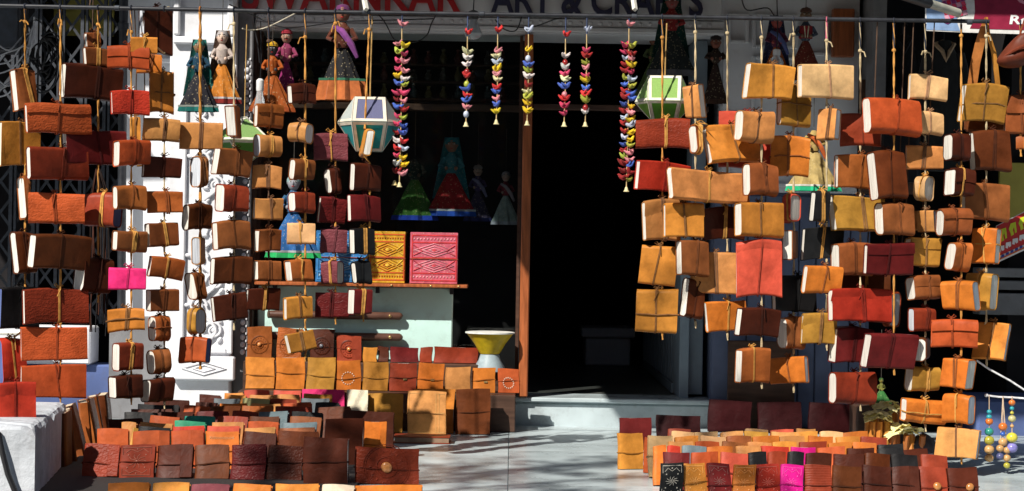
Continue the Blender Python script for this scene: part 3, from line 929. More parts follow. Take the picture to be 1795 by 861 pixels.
def column(k, side, px, d, cordcol, books, cordr=0.0042, topcol=None):
    """one hanging cord and the journals tied along it"""
    where = 'from the gate end' if side == 'L' else 'past the doorway'
    cn = ORD[k - 1]
    pts = [Vector((at(px, 26, PD).x, PD - 0.002, pole_z - 0.011))]
    for i, bk in enumerate(books):
        x0, y0, x1, y1, col = bk[:5]
        pw = bk[5] if len(bk) > 5 else 0
        roll = bk[6] if len(bk) > 6 else 0
        style = bk[7] if len(bk) > 7 else ''
        dd = d + (bk[8] if len(bk) > 8 else 0)
        m_ = 'leather'
        for key in ('scroll', 'stripe', 'cell'):
            if key in style: m_ = key
        page = PAGE
        if 'blue' in style: page = (0.10, 0.14, 0.36)
        if 'grey' in style: page = (0.62, 0.66, 0.72)
        feat = ''
        if pw and abs(pw) >= (x1 - x0) - 8: feat = ' seen end on'
        elif 'cross' in style: feat = ' tied crosswise'
        elif 'blue' in style: feat = ' with blue page edges'
        elif m_ != 'leather': feat = ' with tooled cover'
        elif abs(roll) > 6: feat = ' hanging askew'
        elif 'flap' in style: feat = ' with front flap'
        elif pw: feat = ' with white page ends'
        lab = '%s journal%s, %s down the %s cord %s' % (LN[col], feat, ORD[i], cn, where)
        root, c, t = hjournal(x0, y0, x1, y1, col, pw, roll, dd, style, lab, LG, page, mat_=m_)
        xm = (x0 + x1) / 2 + (-pw / 2 if pw else 0)
        if not (x0 + 3 < px < x1 - 3): pass
        tp, bt = at(px if x0 + 4 < px < x1 - 4 else xm, y0 - 1, dd), at(px if x0 + 4 < px < x1 - 4 else xm, y1 + 1, dd)
        pts.append(tp)
        bk_ = Vector((0, t * 0.75 + 0.012 + 0.02 * (1 if pw else 0), 0))
        pts.append(tp.lerp(bt, 0.15) + bk_); pts.append(tp.lerp(bt, 0.85) + bk_)
        pts.append(bt)
    end = pts[-1]
    pts.append(end + Vector((0.002, -0.004, -0.03)))
    crd = thing('hanging_rope', '%s cord strung with journals, %s one %s of the pole' % (
        'tan twisted' if cordcol[0] > 0.4 and cordcol[2] < 0.12 else 'pale beige' if cordcol[0] > 0.4 else 'dark thin', cn, where if side == 'R' else 'from the gate end'), 'cord',
        'cords hanging from the pole', loc=tuple(pts[0]))
    q = MB()
    for sgn_, ph in ((1, 0.0), (-1, math.pi)):        # two twisted strands
        fine = []
        for a, b in zip(pts[:-1], pts[1:]):
            m_ = max(2, int((b - a).length / 0.03))
            for j in range(m_):
                fine.append(a.lerp(b, j / m_))
        fine.append(pts[-1])
        run = []
        for j, p in enumerate(fine):
            an = j * 1.1 + ph
            run.append(p + Vector((math.cos(an) * cordr * 0.6, math.sin(an) * cordr * 0.6, 0)))
        q.tube(run, cordr * 0.75, 5)
    part('twisted_rope', q, 'cord', crd, color=cordcol)
    lp = MB()
    tcol = topcol or (0.03, 0.035, 0.05)
    p0 = pts[0]
    ring = [(p0.x + 0.002 * math.sin(a), PD + 0.0125 * math.sin(a), pole_z + 0.0125 * math.cos(a)) for a in [i * 0.698 for i in range(10)]]
    lp.tube(ring, 0.003, 5)
    tp = pts[1]
    kn = p0.lerp(tp, min(random.Random(px + 1).uniform(0.03, 0.14) / max((tp - p0).length, 0.07), 0.6))
    lp.tube([p0, kn], 0.0048, 6)
    part('pole_loop', lp, 'cord', crd, color=tcol)
    kq = MB().ball(kn, 0.010, 0.009, 0.010, 8, 6)
    kr = random.Random(px)
    for sg in kr.choice(((1,), (-1,), (1,), (-1, 1), ())):
        ln, up = kr.uniform(0.008, 0.034), kr.uniform(-0.012, 0.012)
        kq.tube([kn, kn + Vector((sg * ln * 0.7, -0.01, up)), kn + Vector((sg * ln, -0.012, up - kr.uniform(0.005, 0.03)))], 0.003, 5)
    part('knot', kq, 'cord', crd, color=cordcol)
    return crd


ROPE_T = (0.52, 0.25, 0.06)      # tan
ROPE_B = (0.50, 0.40, 0.24)      # beige
ROPE_D = (0.10, 0.06, 0.04)

# books: x0, y0, x1, y1 in the photograph, colour, page edge seen (negative = on the near-gate end), tilt, style, nearer/farther
column(1, 'L', 44, 9.03, ROPE_T, [
    (20, 120, 64, 193, 'brown', -9, 0, 'bend'), (0, 215, 70, 290, 'amber', -5, 0, ''), (32, 308, 52, 382, 'chestnut', -12, 0, ''),
    (20, 407, 62, 478, 'choc', -10, 0, 'bend'), (-8, 503, 70, 576, 'black', -10, 0, 'blue'), (-8, 592, 46, 670, 'red', -12, 2, 'blue')])
column(2, 'L', 106, 8.84, ROPE_T, [
    (43, 178, 160, 237, 'rust', -4, 4, 'scroll flap'), (46, 258, 156, 315, 'redbrown', -7, 0, ''), (50, 338, 148, 391, 'rust', 0, 0, 'scroll'),
    (52, 412, 160, 472, 'choc', -11, -3, ''), (40, 507, 155, 567, 'redbrown', -4, 2, 'scroll'), (38, 573, 153, 631, 'rust', -2, 2, 'scroll'),
    (38, 639, 150, 697, 'rust', -2, 1, '')])
column(3, 'L', 172, 8.97, ROPE_T, [
    (146, 84, 192, 116, 'brown', -5, 0, ''), (103, 116, 214, 175, 'dark', -10, 0, ''), (108, 230, 222, 289, 'burg', -8, 3, ''),
    (148, 338, 213, 397, 'redbrown', 14, 0, 'blue'), (127, 447, 200, 518, 'dark', -17, -7, '')])
column(4, 'L', 230, 8.84, ROPE_T, [
    (188, 83, 262, 121, 'rust', 0, 0, 'flap'), (193, 158, 261, 200, 'red', -3, 0, 'scroll'), (196, 243, 267, 292, 'rust', -11, 5, ''),
    (198, 325, 257, 367, 'chestnut', -8, 0, ''), (195, 403, 259, 443, 'brown', -9, -2, ''), (190, 470, 256, 508, 'pink', 0, 0, ''),
    (188, 541, 253, 580, 'amber', 0, 0, 'cross'), (197, 600, 251, 648, 'redbrown', -12, 3, ''), (190, 657, 250, 697, 'dark', -13, 0, '')])
column(5, 'L', 288, 8.94, ROPE_B, [
    (243, 13, 302, 93, 'dark', -9, 0, 'grey', 0.06), (229, 65, 276, 93, 'amber', 0, -1, '', -0.1), (240, 95, 284, 128, 'orange', 0, 0, '', 0.03),
    (262, 124, 305, 196, 'amber', 0, 0, 'grey cross', 0.04), (250, 208, 315, 248, 'tan', 0, -3, ''), (250, 275, 319, 311, 'dark', -4, 0, ''),
    (257, 337, 320, 373, 'chestnut', 0, 0, 'flap'), (254, 391, 314, 432, 'brown', -8, 0, ''), (258, 446, 326, 492, 'chestnut', -5, -8, ''),
    (256, 507, 313, 545, 'brown', -8, 1, ''), (259, 553, 300, 597, 'chestnut', -13, 2, 'cross'), (256, 610, 300, 656, 'brown', -14, 3, ''),
    (248, 663, 306, 704, 'dark', -14, -2, '')])
column(6, 'L', 351, 9.02, ROPE_T, [
    (314, 215, 390, 262, 'tan', 0, 0, '', 0), (333, 275, 366, 328, 'tan', -17, 0, 'grey'), (319, 357, 373, 401, 'choc', -11, 0, ''),
    (340, 416, 356, 464, 'tan', -9, 0, 'grey'), (325, 478, 361, 525, 'brown', -16, 3, ''), (327, 540, 361, 585, 'mustard', 17, 0, 'grey'),
    (314, 590, 370, 635, 'rust', 8, 1, 'blue')], cordr=0.0062, topcol=(0.45, 0.16, 0.04))
column(7, 'L', 410, 8.87, ROPE_B, [
    (400, 186, 418, 240, 'chestnut', -12, 0, ''), (371, 258, 443, 310, 'brown', -10, -3, ''), (376, 322, 437, 372, 'redbrown', -15, -2, ''),
    (371, 387, 439, 437, 'brown', -9, 0, ''), (369, 450, 441, 498, 'choc', -7, 0, ''), (366, 510, 437, 566, 'dark', -5, 9, '')])
column(8, 'L', 471, 8.95, ROPE_D, [
    (445, 183, 498, 223, 'chestnut', -6, 0, 'flap'), (443, 237, 495, 275, 'tan', -12, 0, 'grey'), (443, 290, 495, 330, 'tan', 0, 0, ''),
    (443, 348, 496, 385, 'tan', -4, 0, ''), (444, 402, 493, 440, 'brown', -9, 0, ''), (443, 457, 494, 492, 'brown', -9, -2, ''),
    (430, 505, 491, 543, 'dark', -4, -1, '')])
column(9, 'L', 535, 8.86, ROPE_T, [
    (503, 148, 554, 181, 'dark', -8, 0, 'flap'), (503, 213, 551, 251, 'tan', 13, -4, 'grey'), (505, 280, 553, 316, 'brown', -10, -1, ''),
    (504, 335, 554, 373, 'redbrown', -12, -3, ''), (503, 391, 553, 428, 'pale', 0, 0, ''), (498, 452, 549, 493, 'chestnut', -11, 4, ''),
    (495, 517, 550, 560, 'amber', -6, 5, ''), (497, 576, 556, 621, 'mustard', -6, 11, '')])
column(10, 'L', 588, 8.94, ROPE_T, [
    (550, 235, 610, 281, 'violet', 0, 2, 'scroll flap'), (568, 294, 598, 341, 'dark', -11, 3, ''), (557, 345, 606, 390, 'burg', -4, 0, 'scroll'),
    (561, 402, 608, 443, 'violet', 0, -1, 'scroll'), (562, 457, 604, 497, 'violet', 11, 0, 'scroll'), (552, 513, 612, 556, 'burg', 0, 0, 'scroll')])
column(11, 'L', 648, 8.86, ROPE_T, [
    (636, 226, 651, 273, 'amber', 8, 0, '', 0.0), (613, 287, 668, 334, 'dark', -8, 0, ''), (609, 342, 668, 388, 'burg', -6, 0, ''),
    (611, 400, 657, 445, 'black', -9, 0, ''), (615, 457, 651, 497, 'black', -8, 0, ''), (610, 507, 652, 551, 'burg', -11, 0, '')])

column(1, 'R', 1161, 8.93, ROPE_T, [
    (1113, 208, 1210, 259, 'redbrown', 0, 0, 'scroll'), (1113, 285, 1210, 336, 'red', -7, -3, ''), (1125, 350, 1192, 420, 'tan', -6, 0, 'flap high'),
    (1119, 427, 1191, 502, 'amber', 0, -3, ''), (1115, 507, 1188, 583, 'amber', 0, -3, 'cross')])
column(2, 'R', 1219, 8.84, ROPE_B, [
    (1197, 148, 1238, 208, 'tan', 9, 2, ''), (1208, 217, 1231, 268, 'chestnut', -13, 0, 'bend'), (1170, 297, 1312, 352, 'tan', -8, -2, 'bend'),
    (1164, 357, 1234, 415, 'amber', -4, 0, 'flap high'), (1183, 421, 1242, 482, 'brown', -10, -2, '', 0.02), (1187, 485, 1242, 563, 'choc', -11, -14, 'bend', 0.08)])
column(3, 'R', 1275, 8.93, ROPE_B, [
    (1260, 197, 1352, 296, 'coral', 0, 0, 'grey', 0.1), (1233, 220, 1331, 285, 'amber', -8, 3, 'bend flap', -0.03), (1228, 363, 1306, 419, 'dark', -5, 0, ''),
    (1211, 441, 1294, 513, 'tan', 0, -2, ''), (1231, 524, 1311, 584, 'orange', -5, 6, '')])
column(4, 'R', 1335, 8.83, ROPE_B, [
    (1302, 113, 1389, 172, 'amber', -9, -3, ''), (1287, 193, 1359, 252, 'tan', -14, -2, ''), (1300, 287, 1364, 343, 'brown', -13, 0, ''),
    (1288, 355, 1374, 415, 'amber', -12, -1, ''), (1290, 422, 1371, 518, 'coral', 0, 1, 'flap'), (1287, 537, 1368, 591, 'dark', -9, -4, ''),
    (1290, 609, 1349, 669, 'chestnut', -11, 0, '')])
column(5, 'R', 1391, 8.95, ROPE_B, [
    (1360, 150, 1423, 222, 'mustard', -8, -2, 'cross'), (1350, 238, 1419, 308, 'orange', 0, 0, 'cross'), (1369, 338, 1405, 389, 'coral', 17, 3, ''),
    (1375, 404, 1394, 454, 'brown', -15, 0, ''), (1352, 483, 1431, 546, 'black', -7, -1, ''), (1362, 555, 1411, 611, 'brown', -17, 0, ''),
    (1347, 621, 1421, 676, 'orange', 6, 7, 'grey')])
column(6, 'R', 1449, 8.86, ROPE_B, [
    (1399, 113, 1498, 172, 'pale', -8, 0, ''), (1432, 191, 1474, 245, 'tan', 8, -2, 'grey'), (1419, 334, 1455, 388, 'black', -8, 0, ''),
    (1405, 399, 1478, 453, 'black', -5, 0, '', 0.12), (1406, 463, 1478, 516, 'orange', -7, -2, ''), (1403, 550, 1466, 602, 'mustard', -3, 0, 'flap', 0.06)],
    topcol=(0.5, 0.12, 0.18))
column(7, 'R', 1508, 8.96, ROPE_B, [
    (1474, 200, 1546, 256, 'redbrown', 0, -1, ''), (1463, 271, 1552, 330, 'chestnut', -7, 0, ''), (1454, 345, 1556, 405, 'mustard', -10, 2, 'bend'),
    (1457, 425, 1531, 482, 'brown', -14, 0, ''), (1451, 507, 1562, 563, 'red', -8, -1, 'flap high', -0.08), (1453, 573, 1531, 634, 'burg', -13, -2, ''),
    (1453, 652, 1536, 708, 'redbrown', -13, 0, '')])
column(8, 'R', 1567, 8.84, ROPE_T, [
    (1513, 173, 1616, 237, 'rust', -13, -3, ''), (1522, 264, 1590, 348, 'choc', -14, 3, ''), (1534, 355, 1602, 411, 'brown', -15, 0, ''),
    (1515, 427, 1602, 481, 'burg', -6, 0, 'flap'), (1513, 584, 1606, 645, 'burg', -12, -2, '')])
column(9, 'R', 1622, 8.93, ROPE_B, [
    (1593, 132, 1661, 175, 'pale', -4, 0, ''), (1595, 195, 1656, 238, 'pale', -8, -2, ''), (1587, 256, 1653, 297, 'tan', -2, 1, ''),
    (1602, 309, 1638, 352, 'pale', 15, -3, ''), (1607, 368, 1646, 408, 'tan', 7, 2, 'grey'), (1584, 418, 1648, 465, 'mustard', -10, -1, 'flap high'),
    (1587, 482, 1650, 526, 'brown', -15, 4, 'flap'), (1592, 540, 1641, 580, 'redbrown', -10, 0, 'grey'), (1602, 591, 1628, 632, 'choc', -19, 0, ''),
    (1586, 643, 1648, 685, 'mustard', -13, 0, ''), (1577, 696, 1661, 744, 'orange', -10, -5, 'cross')])
column(10, 'R', 1685, 8.85, ROPE_T, [
    (1653, 235, 1701, 281, 'dark', -15, 0, ''), (1656, 297, 1708, 342, 'dark', -18, -2, 'flap'), (1640, 363, 1705, 413, 'brown', -13, 3, 'flap high'),
    (1657, 425, 1704, 475, 'chestnut', -15, -1, ''), (1650, 492, 1716, 543, 'orange', 10, -2, 'grey'), (1632, 562, 1713, 609, 'rust', 0, 0, 'flap'),
    (1649, 625, 1711, 681, 'orange', 13, -4, ''), (1652, 690, 1709, 741, 'orange', 11, -3, 'grey'), (1641, 750, 1716, 801, 'tan', 4, -2, 'grey')])
column(11, 'R', 1729, 8.95, ROPE_B, [
    (1683, 147, 1766, 213, 'mustard', -8, -3, 'cross'), (1700, 229, 1771, 299, 'choc', -10, 0, ''), (1683, 321, 1769, 385, 'brown', -9, 0, ''),
    (1703, 400, 1753, 462, 'orange', 8, 0, 'cross'), (1692, 478, 1750, 542, 'mustard', 12, 0, ''), (1709, 565, 1768, 630, 'amber', 4, -2, 'grey bend')])
column(12, 'R', 1789, 8.98, ROPE_T, [
    (1763, 168, 1812, 235, 'brown', 0, 0, 'flap'), (1781, 238, 1815, 262, 'chestnut', 0, 0, '')])

for (bk, lab) in (((148, 58, 176, 84, 'brown', -5, 0, ''), 'small brown journal hung high by the gate, above the dark journals'),
                  ((228, 205, 246, 250, 'amber', 0, 0, ''), 'amber journal half hidden behind the rust journals near the gate'),
                  ((1474, 478, 1560, 514, 'choc', 0, 0, ''), 'chocolate brown journal half hidden above the red flap journal'),
                  ((1560, 455, 1600, 482, 'orange', 6, 0, ''), 'small orange journal half hidden behind the burgundy flap journal'),
                  ((1548, 512, 1579, 571, 'rust', 16, -3, 'grey'), 'rust journal with rounded page end peeking out beyond the red flap journal'),
                  ((1595, 370, 1640, 404, 'tan', 0, 0, ''), 'tan journal half hidden between the brown and the orange journals'),
                  ((240, 253, 262, 292, 'mustard', 0, 0, ''), 'mustard journal half hidden behind the askew rust journal')):
    root, c, t = hjournal(*bk[:5], bk[5], bk[6], 9.06, bk[7], lab, LG, (0.62, 0.66, 0.72) if 'grey' in bk[7] else PAGE)
    mi = root.matrix_basis.inverted()
    MB().tube([mi @ c, mi @ (c + Vector((0, 0, 0.1))), mi @ Vector((c.x + 0.01, 9.02, c.z + 0.3)), mi @ Vector((c.x + 0.012, PD + 0.012, pole_z + 0.008))], 0.003, 5).build('hanging_loop', 'cord', root, ROPE_D)

# ------------------------------------------------------------------ journals standing in the displays
FLOOR = TZ + 0.002


def sjournal(x0, ytop, x1, d, col, label, group, base=FLOOR, T=0.032, lean=7.0, yaw=0.0, style='', page=PAGE, H=None, name='leather_journal'):
    rnd = random.Random(int(x0 * 77 + ytop * 13 + d * 31))
    W = (x1 - x0) * d / F
    c = at((x0 + x1) / 2, ytop, d)
    if H is None: H = (c.z - base) / math.cos(R(lean))
    W *= 0.985
    mtx = Matrix.Translation((c.x, d, base)) @ Matrix.Rotation(R(yaw + rnd.uniform(-4.5, 4.5)), 4, 'Z') @ Matrix.Rotation(R(rnd.uniform(-1.3, 1.3)), 4, 'Y') @ Matrix.Rotation(R(-lean + rnd.uniform(-3.5, 3)), 4, 'X')
    if 'flat' in style: mtx = Matrix.Translation((c.x, d, base)) @ Matrix.Rotation(R(yaw), 4, 'Z')
    root = thing(name, label, 'journal', group, mtx=mtx)
    m_ = 'leather'
    for key in ('scroll', 'stripe', 'cell'):
        if key in style: m_ = key
    a1, a2, p1, p2 = rnd.uniform(-1, 1) * 0.006, rnd.uniform(-1, 1) * 0.005, rnd.uniform(0, 6), rnd.uniform(0, 6)
    sh = rnd.uniform(-0.02, 0.02)

    def df(p):
        x, y, z = p
        return (x + sh * z + 0.0025 * math.sin(z / H * 5 + p1), y + a1 * math.sin(2.6 * x / W + p1) + a2 * math.sin(2.5 * z / H + p2),
                z + 0.003 * math.sin(3.5 * x / W + p2) * (z / H))
    th = 0.0035
    out = [(W / 2, -T / 2), (W / 6, -T / 2 - 0.0006), (-W / 6, -T / 2), (-W / 2 + T * 0.3, -T / 2), (-W / 2 + T * 0.07, -T * 0.36), (-W / 2, 0),
           (-W / 2 + T * 0.07, T * 0.36), (-W / 2 + T * 0.3, T / 2), (W / 6, T / 2), (W / 2, T / 2)]
    inn = [(W / 2, -T / 2 + th), (W / 6, -T / 2 + th), (-W / 6, -T / 2 + th), (-W / 2 + T * 0.32, -T / 2 + th), (-W / 2 + T * 0.13 + th * .5, -T * 0.3), (-W / 2 + th, 0),
           (-W / 2 + T * 0.13 + th * .5, T * 0.3), (-W / 2 + T * 0.32, T / 2 - th), (W / 6, T / 2 - th), (W / 2, T / 2 - th)]
    n = len(out)
    NZ = 5
    b = MB()
    vs = [(x, y, H * j / NZ) for j in range(NZ + 1) for (x, y) in out] + [(x, y, H * j / NZ) for j in range(NZ + 1) for (x, y) in inn]
    o_ = n * (NZ + 1)
    fs = []
    for j in range(NZ):
        for k in range(n - 1):
            f = (j * n + k, (j + 1) * n + k, (j + 1) * n + k + 1, j * n + k + 1)
            fs += [f, tuple(o_ + i for i in f[::-1])]
        for k, fl in ((0, False), (n - 1, True)):
            f = (j * n + k, o_ + j * n + k, o_ + (j + 1) * n + k, (j + 1) * n + k)
            fs.append(f[::-1] if fl else f)
    for j, fl in ((0, False), (NZ, True)):
        for k in range(n - 1):
            f = (j * n + k, j * n + k + 1, o_ + j * n + k + 1, o_ + j * n + k)
            fs.append(f if not fl else f[::-1])
    b.add(vs, fs)
    cv = jitter(LC[col])
    b.map(df).build('cover', m_, root, cv)
    q = MB()
    q.box(-W / 2 + T * 0.25, W / 2 - 0.004, -T / 2 + th + 0.004, T / 2 - th - 0.004, 0.002, H - rnd.uniform(0.001, 0.0035))
    q.map(df).build('page_block', 'page', root, page, smooth=False)
    fy = -T / 2
    if 'plain' not in style:
        # strap tied round the book
        q = MB()
        zs = H * rnd.uniform(0.38, 0.5)
        sl = rnd.uniform(-0.012, 0.012)
        w_ = rnd.uniform(0.0022, 0.0035)
        ring = [(W / 2 + 0.002, T / 2), (W / 2 + 0.003, fy + 0.002), (W / 4, fy - 0.003), (0, fy - 0.0036), (-W / 4, fy - 0.003), (-W / 2 + 0.001, fy + 0.004), (-W / 2 - 0.003, 0), (-W / 2 + 0.002, T / 2 + 0.002), (0, T / 2 + 0.002)]
        q.tube([(x, y, zs + sl * x / W + 0.002 * math.sin(x * 40 + p1)) for x, y in ring] + [(W / 2 + 0.002, T / 2, zs)], w_, 5)
        q.map(df).build('tie_strap', 'cord', root, (cv[0] * 0.45, cv[1] * 0.45, cv[2] * 0.45))
    if 'flap' in style:
        xf = W * rnd.uniform(0.12, 0.25)
        q = MB().box(xf, W / 2 + 0.003, fy - 0.0042, fy - 0.0008, 0.001, H - 0.001, bev=0.0012)
        q.map(df).build('wrap_flap', m_, root, (cv[0] * 0.9, cv[1] * 0.9, cv[2] * 0.9), smooth=False)
    if 'gem' in style:
        zc, xg = H * 0.46, 0.0
        q = MB()
        for rr, w_ in ((0.16 * W, 0.0022), (0.33 * W, 0.0016), (0.36 * W, 0.0016)):
            q.tube([(xg + rr * math.cos(a), fy - 0.002, zc + rr * math.sin(a)) for a in [i * 2 * math.pi / 28 for i in range(29)]], w_, 5, caps=False)
        for i in range(14):
            a = i * 2 * math.pi / 14
            q.ball((xg + 0.25 * W * math.cos(a), fy - 0.001, zc + 0.25 * W * math.sin(a)), 0.03 * W, 0.0022, 0.016 * W, 6, 4, Matrix.Rotation(-a, 3, 'Y'))
        q.map(df).build('medallion', m_, root, cv)
        MB().ball((xg, fy - 0.004, zc), 0.085 * W, 0.009, 0.085 * W, 12, 8).map(df).build('stone', 'stone', root, (0.55, 0.22, 0.07) if 'dark' not in style else (0.12, 0.12, 0.14))
    if 'knob' in style:
        xg = W * rnd.uniform(0.1, 0.22)
        MB().ball((xg, fy - 0.008, H * 0.45), 0.016, 0.010, 0.016, 12, 8).map(df).build('button', 'bead', root, (0.45, 0.18, 0.05))
    if 'clasp' in style:
        q = MB().box(0.002, 0.022, fy - 0.006, fy - 0.0025, H * 0.38, H * 0.46, bev=0.001)
        q.map(df).build('clasp', 'brass', root, smooth=False)
    if 'tool' in style:                # raised tooled frame and scrolls on the front
        q = MB()
        mx, mz = W * 0.40, H * 0.42
        zc = H * 0.5
        lnc = (0.55, 0.5, 0.42) if 'silver' in style else (min(cv[0] * 1.3 + .06, .85), min(cv[1] * 1.5 + .07, .8), min(cv[2] * 1.4 + .06, .8))
        tw = 0.0016
        for sz in (-1, 1):
            q.tube([(-mx, fy - 0.001, zc + sz * H * 0.22), (-mx, fy - 0.001, zc + sz * mz), (mx, fy - 0.001, zc + sz * mz), (mx, fy - 0.001, zc + sz * H * 0.22)], tw, 4)
            q.tube([(-mx * 0.8, fy - 0.001, zc + sz * mz * 0.62), (-mx * 0.45, fy - 0.001, zc + sz * mz * 0.86), (0, fy - 0.001, zc + sz * mz * 0.66), (mx * 0.45, fy - 0.001, zc + sz * mz * 0.86), (mx * 0.8, fy - 0.001, zc + sz * mz * 0.62)], tw * 0.8, 4)
            for sx in (-1, 0, 1): q.ball((sx * mx * 0.62, fy - 0.001, zc + sz * mz * (0.45 if sx else 0.86)), 0.003, 0.002, 0.003, 6, 4)
        for i in range(10):              # a pointed rosette in the middle
            an = i * math.pi / 5
            q.tube([(0.05 * W * math.cos(an), fy - 0.001, zc + 0.05 * W * math.sin(an)), (0.17 * W * math.cos(an + 0.18), fy - 0.001, zc + 0.13 * W * math.sin(an + 0.18)), (0.27 * W * math.cos(an), fy - 0.001, zc + 0.2 * W * math.sin(an))], tw * 0.8, 4)
        q.ball((0, fy - 0.001, zc), 0.035 * W, 0.002, 0.03 * W, 8, 4)
        q.map(df).build('tooling', 'bright', root, lnc)
    if 'zigzag' in style:
        q = MB()
        q.tube([(-W * 0.36 + W * 0.72 * i / 14, fy - 0.001, H * (0.80 if i % 2 else 0.86)) for i in range(15)], 0.0012, 4)
        q.tube([(-W * 0.36 + W * 0.72 * i / 14, fy - 0.001, H * (0.86 if i % 2 else 0.80)) for i in range(15)], 0.0012, 4)
        q.map(df).build('tooling', 'bright', root, (0.62, 0.4, 0.22))
    if 'circle' in style:
        q = MB()
        for i in range(16):
            a = i * 2 * math.pi / 16
            q.ball((0.24 * W * math.cos(a), fy - 0.002, H * 0.4 + 0.24 * W * math.sin(a)), 0.004, 0.003, 0.004, 6, 4)
        q.map(df).build('studs', 'bead', root, (0.6, 0.45, 0.35))
    if 'grid' in style:
        q = MB()
        for z_ in (0.06, 0.5, 0.94): q.tube([(-W * 0.46, fy - 0.001, H * z_), (W * 0.46, fy - 0.001, H * z_)], 0.0013, 4)
        for x_ in (-0.46, 0.24, 0.32): q.tube([(W * x_, fy - 0.001, H * 0.06), (W * x_, fy - 0.001, H * 0.94)], 0.0013, 4)
        q.map(df).build('stitching', 'cord', root, (0.5, 0.32, 0.12))
    return root


def feats(style, col):
    f = ''
    if 'gem' in style: f = ' with round stone medallion'
    elif 'tool' in style: f = ' with scroll tooling'
    elif 'zigzag' in style: f = ' with zigzag tooling'
    elif 'circle' in style: f = ' with ring of studs'
    elif 'knob' in style: f = ' with round button'
    elif 'clasp' in style: f = ' with small clasp'
    elif 'flap' in style: f = ' with wrap flap'
    elif 'grid' in style: f = ' with stitched lines'
    return f


def row(rowname, origin, ytop, d, books, group, base=FLOOR, T=0.036, lean=16, H=None):
    for i, bk in enumerate(books):
        x0, x1, col = bk[:3]
        style = bk[3] if len(bk) > 3 else ''
        dy = bk[4] if len(bk) > 4 else 0
        page = PAGE
        if 'redpg' in style: page = (0.45, 0.03, 0.03)
        if 'tanpg' in style: page = (0.55, 0.4, 0.22)
        lab = '%s journal%s, %s from %s in the %s' % (LN[col], feats(style, col), ORD[i], origin, rowname)
        sjournal(x0, ytop + dy, x1, d + random.uniform(-0.015, 0.015), col, lab, group, base, T * random.uniform(0.85, 1.2), lean, 0, style, page, H)


GL = 'leather journals standing in rows by the whitewashed block'
GR = 'leather journals standing in rows beside the marble aisle'
GB = 'leather journals displayed on the stepped stand below the window'
blk = 'the white block'
q = MB()
n1, n2 = 24, 40
cr = random.Random(9)
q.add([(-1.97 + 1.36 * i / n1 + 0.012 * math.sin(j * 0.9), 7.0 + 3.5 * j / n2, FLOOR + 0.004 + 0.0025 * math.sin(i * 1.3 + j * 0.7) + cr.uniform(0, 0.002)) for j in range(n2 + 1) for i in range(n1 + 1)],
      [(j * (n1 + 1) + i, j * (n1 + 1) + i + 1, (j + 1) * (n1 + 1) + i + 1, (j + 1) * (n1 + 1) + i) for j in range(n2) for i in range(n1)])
wobj('gap_dark_sheet', q, 'cloth', (-1.3, 8.8, FLOOR), 'added dark sheet that darkens the floor under the journal rows beside the white block', 'cord', color=(0.010, 0.006, 0.005))  # sheet added so the floor gaps between the rows come out dark
row('nearest row', blk, 850, 6.92, [(188, 262, 'orange'), (264, 330, 'amber'), (334, 402, 'violet', '', 3), (406, 475, 'orange', '', 3), (478, 556, 'amber', '', 2), (560, 618, 'cream', '', 4)], GL)
row('second row', blk, 781, 8.24, [(144, 208, 'redbrown', 'scroll flap'), (210, 272, 'redbrown', 'tool', 2), (274, 338, 'dark', 'flap', 2), (341, 402, 'choc', '', 2),
                                   (404, 466, 'burg', 'scroll', 1), (467, 530, 'dark', 'scroll', 3)], GL)
row('third row', blk, 755, 8.6, [(168, 224, 'rust', 'plain'), (232, 297, 'rust', 'flap', 4), (299, 357, 'rust', 'redpg', 3), (359, 419, 'orange', 'zigzag', 4), (424, 482, 'dark', 'flap', 6), (487, 560, 'choc', 'plain', 4)], GL)
row('fourth row', blk, 750, 8.78, [(226, 240, 'mustard', 'plain', 3), (240, 298, 'black', '', 2), (300, 357, 'red', 'plain'), (360, 418, 'coral', 'plain'), (426, 481, 'tan', 'plain', 2), (487, 552, 'brown', '', 3)], GL)
row('fifth row', blk, 741, 8.95, [(209, 236, 'tan', 'plain', 2), (240, 298, 'tan', 'plain', 3), (304, 360, 'green', 'plain', 1), (367, 424, 'tan', '', 2), (431, 486, 'rust', '', 2), (495, 556, 'slate', 'plain', 2)], GL)
row('sixth row', blk, 733, 9.15, [(190, 250, 'dark', '', 4), (258, 314, 'rust', 'plain'), (319, 374, 'teal', 'plain'), (377, 433, 'redbrown', 'plain'), (436, 490, 'choc'), (503, 560, 'brown', 'plain', 1)], GL)
row('seventh row', blk, 722, 9.35, [(215, 275, 'black', 'plain', 3), (278, 336, 'dark', 'plain', 3), (340, 398, 'burg', 'plain', 2), (402, 447, 'redbrown', 'plain', 2), (450, 503, 'slate', 'plain', 2), (508, 564, 'black', 'plain', 3)], GL)
row('eighth row', blk, 714, 9.55, [(225, 300, 'dark', 'plain', 6), (316, 364, 'rust', 'plain'), (368, 420, 'choc', 'plain', 1), (424, 480, 'chestnut', 'plain'), (482, 548, 'redbrown', 'plain', 1), (552, 612, 'choc', 'plain', 2)], GL)
row('ninth row', blk, 708, 9.75, [(235, 310, 'black', 'plain', 4), (340, 382, 'dark', 'plain', 1), (384, 433, 'orange', 'plain', 2), (437, 490, 'tan', 'plain', 2), (494, 545, 'rust', 'plain', 1), (548, 592, 'black', 'plain', 1)], GL)
row('tenth row', blk, 701, 9.95, [(250, 330, 'dark', 'plain', 2), (372, 418, 'slate', 'plain'), (422, 471, 'olive', 'plain', 1), (474, 522, 'redbrown', 'plain', 1), (526, 576, 'slate', 'plain')], GL)
